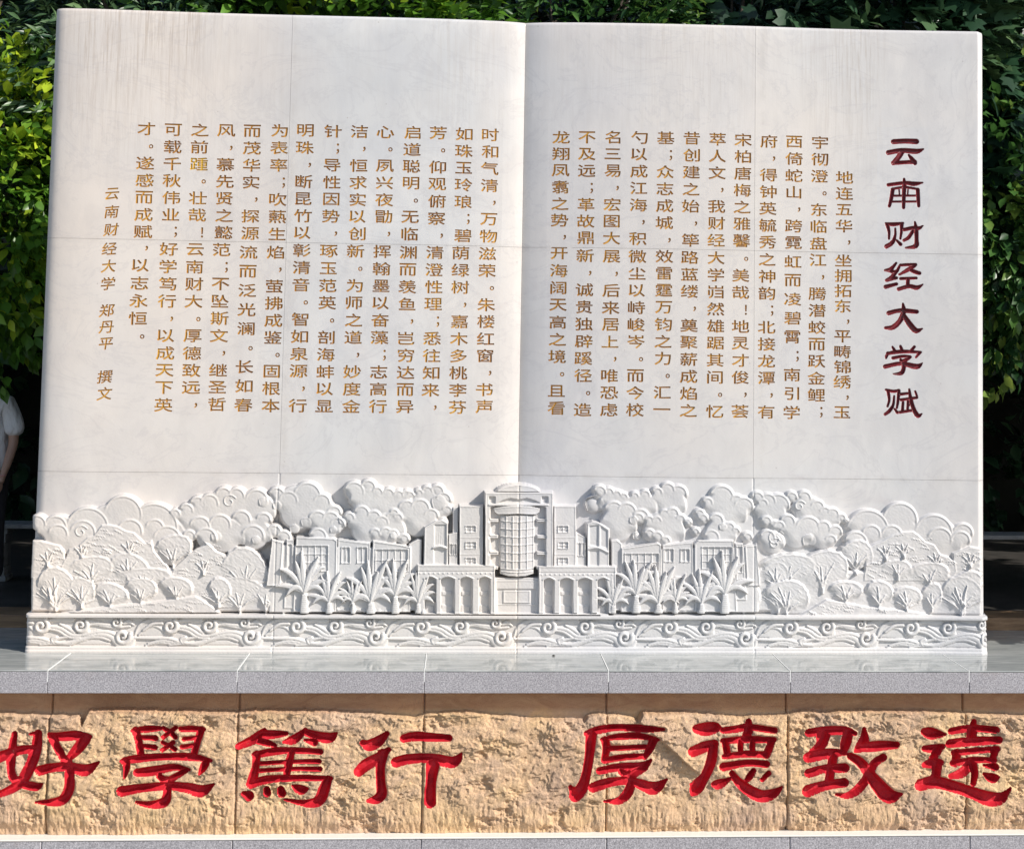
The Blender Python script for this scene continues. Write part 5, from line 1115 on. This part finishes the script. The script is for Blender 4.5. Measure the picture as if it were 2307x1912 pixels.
def leaves(name, tips, dirs, per, size, kind, m, parent, tint, spread=.9, droop=.25, seed=1):
    r = np.random.default_rng(seed); LV, LF = leaf_shape(kind); n = len(tips) * per
    p = np.repeat(tips, per, 0) + r.normal(0, size * .28, (n, 3)); d = np.repeat(dirs, per, 0) + r.normal(0, spread * .55, (n, 3)); d[:, 2] -= droop
    d /= np.linalg.norm(d, axis=1, keepdims=True); up = r.normal(0, .45, (n, 3)) + np.array([.25, -.45, .8])
    sx = np.cross(d, up); sx /= np.linalg.norm(sx, axis=1, keepdims=True) + 1e-9; nn = np.cross(sx, d)
    s = size * r.uniform(.6, 1.2, n)[:, None]
    V = p[:, None, :] + s[:, None, :] * (LV[None, :, 0:1] * sx[:, None, :] + LV[None, :, 1:2] * d[:, None, :] + LV[None, :, 2:3] * nn[:, None, :])
    Fi = (np.arange(n) * len(LV))[:, None, None] + LF[None]
    me = np_mesh(name, V.reshape(-1, 3), Fi.reshape(-1, 3), True)
    ta = np.clip(np.repeat(tint, per) + r.normal(0, .13, n), 0, 1); at = me.attributes.new('tint', 'FLOAT', 'POINT')
    at.data.foreach_set('value', np.repeat(ta, len(LV)).astype(np.float32))
    return link(name, me, m, parent)
def tree(loc, zc, rad, n, per, size, kind, m, label, cat, group, seed, tint=.45, tvar=.2, trunk_r=.07, bright_top=0.0, clump=.55, spread=.9, droop=.25, cut=None, tx=0):
    """trunk, limbs, and leaves gathered in clumps on the outer shell of an uneven crown"""
    r = np.random.default_rng(seed); x, y = loc; t = empty(cat.replace(' ', '_') if False else 'leafy_tree', (x, y, .03)); tag(t, label, cat, group); inv = Matrix.Translation((-x, -y, -.03))
    R3 = np.array(rad); c = np.array((x, y, zc))
    nc = max(8, n // 14); cl = r.normal(0, 1, (nc, 3)); cl /= np.linalg.norm(cl, axis=1, keepdims=True); cl *= r.uniform(.62, 1.0, (nc, 1)) * (1 + .12 * np.sin(cl[:, :1] * 9 + seed))
    ci = r.integers(0, nc, n); q = cl[ci] + r.normal(0, .12 * clump / .55, (n, 3))
    tips = c + q * R3; dirs = q / (np.linalg.norm(q, axis=1, keepdims=True) + 1e-9)
    if cut is not None: k = cut(tips); tips, dirs, ci = tips[k], dirs[k], ci[k]
    ct = r.normal(0, tvar, nc)[ci]
    tint_ = np.clip(tint + ct + bright_top * (dirs[:, 2]), 0, 1)
    leaves('crown', tips, dirs, per, size, kind, m, t, tint_, spread, droop, seed).matrix_parent_inverse = inv
    mb = MB(); zt = zc + R3[2] * .1; x = x + tx
    mb.tube([(x, y, .0, trunk_r * 1.4), (x + .03, y, .5, trunk_r), (x - .03, y + .04, zc * .6, trunk_r * .85), (x + .02, y, zt, trunk_r * .5)], 9)
    for i in range(9):
        a = cl[r.integers(0, nc)] * R3 * .85 + c; z0 = zc * r.uniform(.5, .95)
        mb.tube([(x, y, z0, trunk_r * .5), ((x + a[0]) / 2, (y + a[1]) / 2, (z0 + a[2]) / 2 + .1, trunk_r * .3), (*a, trunk_r * .1)], 5)
    o = mb.build('trunk', M_bark, t, True); o.matrix_parent_inverse = inv; return t
G = 'trees growing behind the monument'
# left shrub with yellow young shoots
xl = P(45, 480, 1.75)[0]
tree((xl - .25, 1.75), 2.68, (.78, .45, 1.28), 1150, 6, .115, 'broad', M_leafy, 'bushy tree with yellow-green young leaves left of the marble book', 'tree', G, 11, .43, .26, .04, .0, tx=-.4)
tree((P(30, 60, 2.4)[0] - .2, 2.5), 4.1, (1.2, .6, .8), 320, 6, .14, 'narrow', M_leafd, 'dark narrow-leaved tree above the top left corner of the book', 'tree', G, 12, .25, .2, .06, tx=-.5)
# row behind the book, crowns show over the top edge
tree((P(370, 30, 1.9)[0], 1.95), 3.65, (1.15, .6, 1.5), 1300, 6, .13, 'narrow', M_leafd, 'dark slender-leaved tree above the left page of the book', 'tree', G, 13, .6, .25, .06)
tree((P(780, 20, 1.6)[0], 1.65), 3.45, (1.2, .55, 1.4), 1600, 6, .12, 'broad', M_leafy, 'bright green shrubby tree showing over the left page beside the gutter', 'tree', G, 14, .40, .16, .06)
tree((P(1290, 20, 1.9)[0], 1.95), 3.65, (1.05, .6, 1.55), 1200, 6, .13, 'narrow', M_leafg, 'green willow-leaved tree showing over the gutter side of the right page', 'tree', G, 15, .35, .22, .06)
tree((P(1640, 20, 2.1)[0], 2.15), 3.7, (1.15, .6, 1.6), 1200, 5, .13, 'narrow', M_leafd, 'dark tree above the middle of the right page', 'tree', G, 16, .35, .2, .06)
tree((P(2050, 30, 2.0)[0], 2.05), 3.75, (1.25, .55, 1.6), 800, 5, .20, 'maple', M_leafd, 'dark lobed-leaf tree above the top right corner of the book', 'tree', G, 17, .42, .15, .06, droop=.5)
xr = P(2290, 420, 1.5)[0]
tree((xr + .02, 1.6), 2.62, (.75, .42, 1.05), 1000, 6, .11, 'broad', M_leafg, 'dense green bush right of the marble book', 'tree', G, 18, .42, .22, .05, .12, tx=.75)
# second row, taller, closes the view and shades the ground under it
for i, (x, y, z, s_) in enumerate(((-5.6, 4.2, 3.9, 1), (-2.6, 4.6, 4.4, 2), (.4, 4.4, 4.6, 3), (3.4, 4.5, 4.4, 4), (6.4, 3.8, 4.2, 5))):
    tree((x, y), z, (2.1, 1.3, 2.3), 1000, 6, .24, 'broad', M_leafd, ['tall dark tree far left in the back row', 'tall dark tree in the back row behind the left page', 'tall dark tree in the back row behind the gutter', 'tall dark tree in the back row behind the right page', 'tall dark tree far right in the back row'][i], 'tree', G, 30 + s_, .35, .2, .12)
# the trees continue to the right of the view and throw their shade on the terrace
for i, (x, y, z) in enumerate(((5.9, .95, 1.75), (5.3, 2.2, 2.7))):
    tree((x, y), z, (1.0, .5, 1.0) if i == 0 else (1.25, .8, 1.5), 900, 6, .2, 'broad', M_leafg, ['bushy tree just outside the right edge next to the green bush', 'second bushy tree outside the right edge'][i], 'tree', G, 50 + i, .4, .2, .08)
# unseen potted shrub off the right edge, added to shade the coping's back
px_, py_ = 4.15, .22; pot = empty('potted_shrub', (px_, py_, 0)); tag(pot, 'round shrub in a pot outside the right edge, added unseen to shade the coping', 'added shade plant'); inv = Matrix.Translation((-px_, -py_, 0))
mb = MB(); mb.lathe(px_, py_, [(.16, .001), (.20, .03), (.15, .07), (.24, .32), (.27, .36), (.27, .40), (.22, .40), (.21, .36)], 20); mb.build('pot', M_granite, pot).matrix_parent_inverse = inv
r = np.random.default_rng(77); q = r.normal(0, 1, (700, 3)); q /= np.linalg.norm(q, axis=1, keepdims=True); tp = q * r.uniform(.6, 1, (700, 1)) * np.array([.50, .50, .55]) + np.array([px_, py_, .95])
leaves('crown', tp, q, 5, .11, 'broad', M_leafg, pot, r.uniform(.2, .7, 700), .9, .2, 5).matrix_parent_inverse = inv
mb = MB(); mb.tube([(px_, py_, .36, .03), (px_, py_, .9, .02)], 7); mb.build('stem', M_bark, pot).matrix_parent_inverse = inv
# clipped hedge closing the back: leaves over a core with deep shade put into its colour
r = np.random.default_rng(5); hed = empty('hedge', (0, 6.2, .03)); tag(hed, 'long dark clipped hedge in the shade behind all the trees', 'hedge')
gx_, gz_ = np.meshgrid(np.linspace(-16, 16, 160), np.linspace(0, 5.4, 34)); yy = 6.0 + .35 * fbm(gx_ * 1.3 + 40, gz_ * 1.6, 8, 3)
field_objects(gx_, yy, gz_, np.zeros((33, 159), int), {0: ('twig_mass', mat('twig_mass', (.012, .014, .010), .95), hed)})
for o in hed.children: o.matrix_parent_inverse = Matrix.Translation((0, -6.2, -.03))
tips = np.column_stack([r.uniform(-9, 9, 3500), r.uniform(5.85, 6.05, 3500), r.uniform(0.1, 5.3, 3500)]); dirs = np.tile([0, -1, .2], (3500, 1))
leaves('foliage', tips, dirs, 3, .22, 'broad', M_leafd, hed, r.uniform(.1, .5, 3500), 1.0, .3, 9).matrix_parent_inverse = Matrix.Translation((0, -6.2, -.03))
bpy.context.view_layer.update()
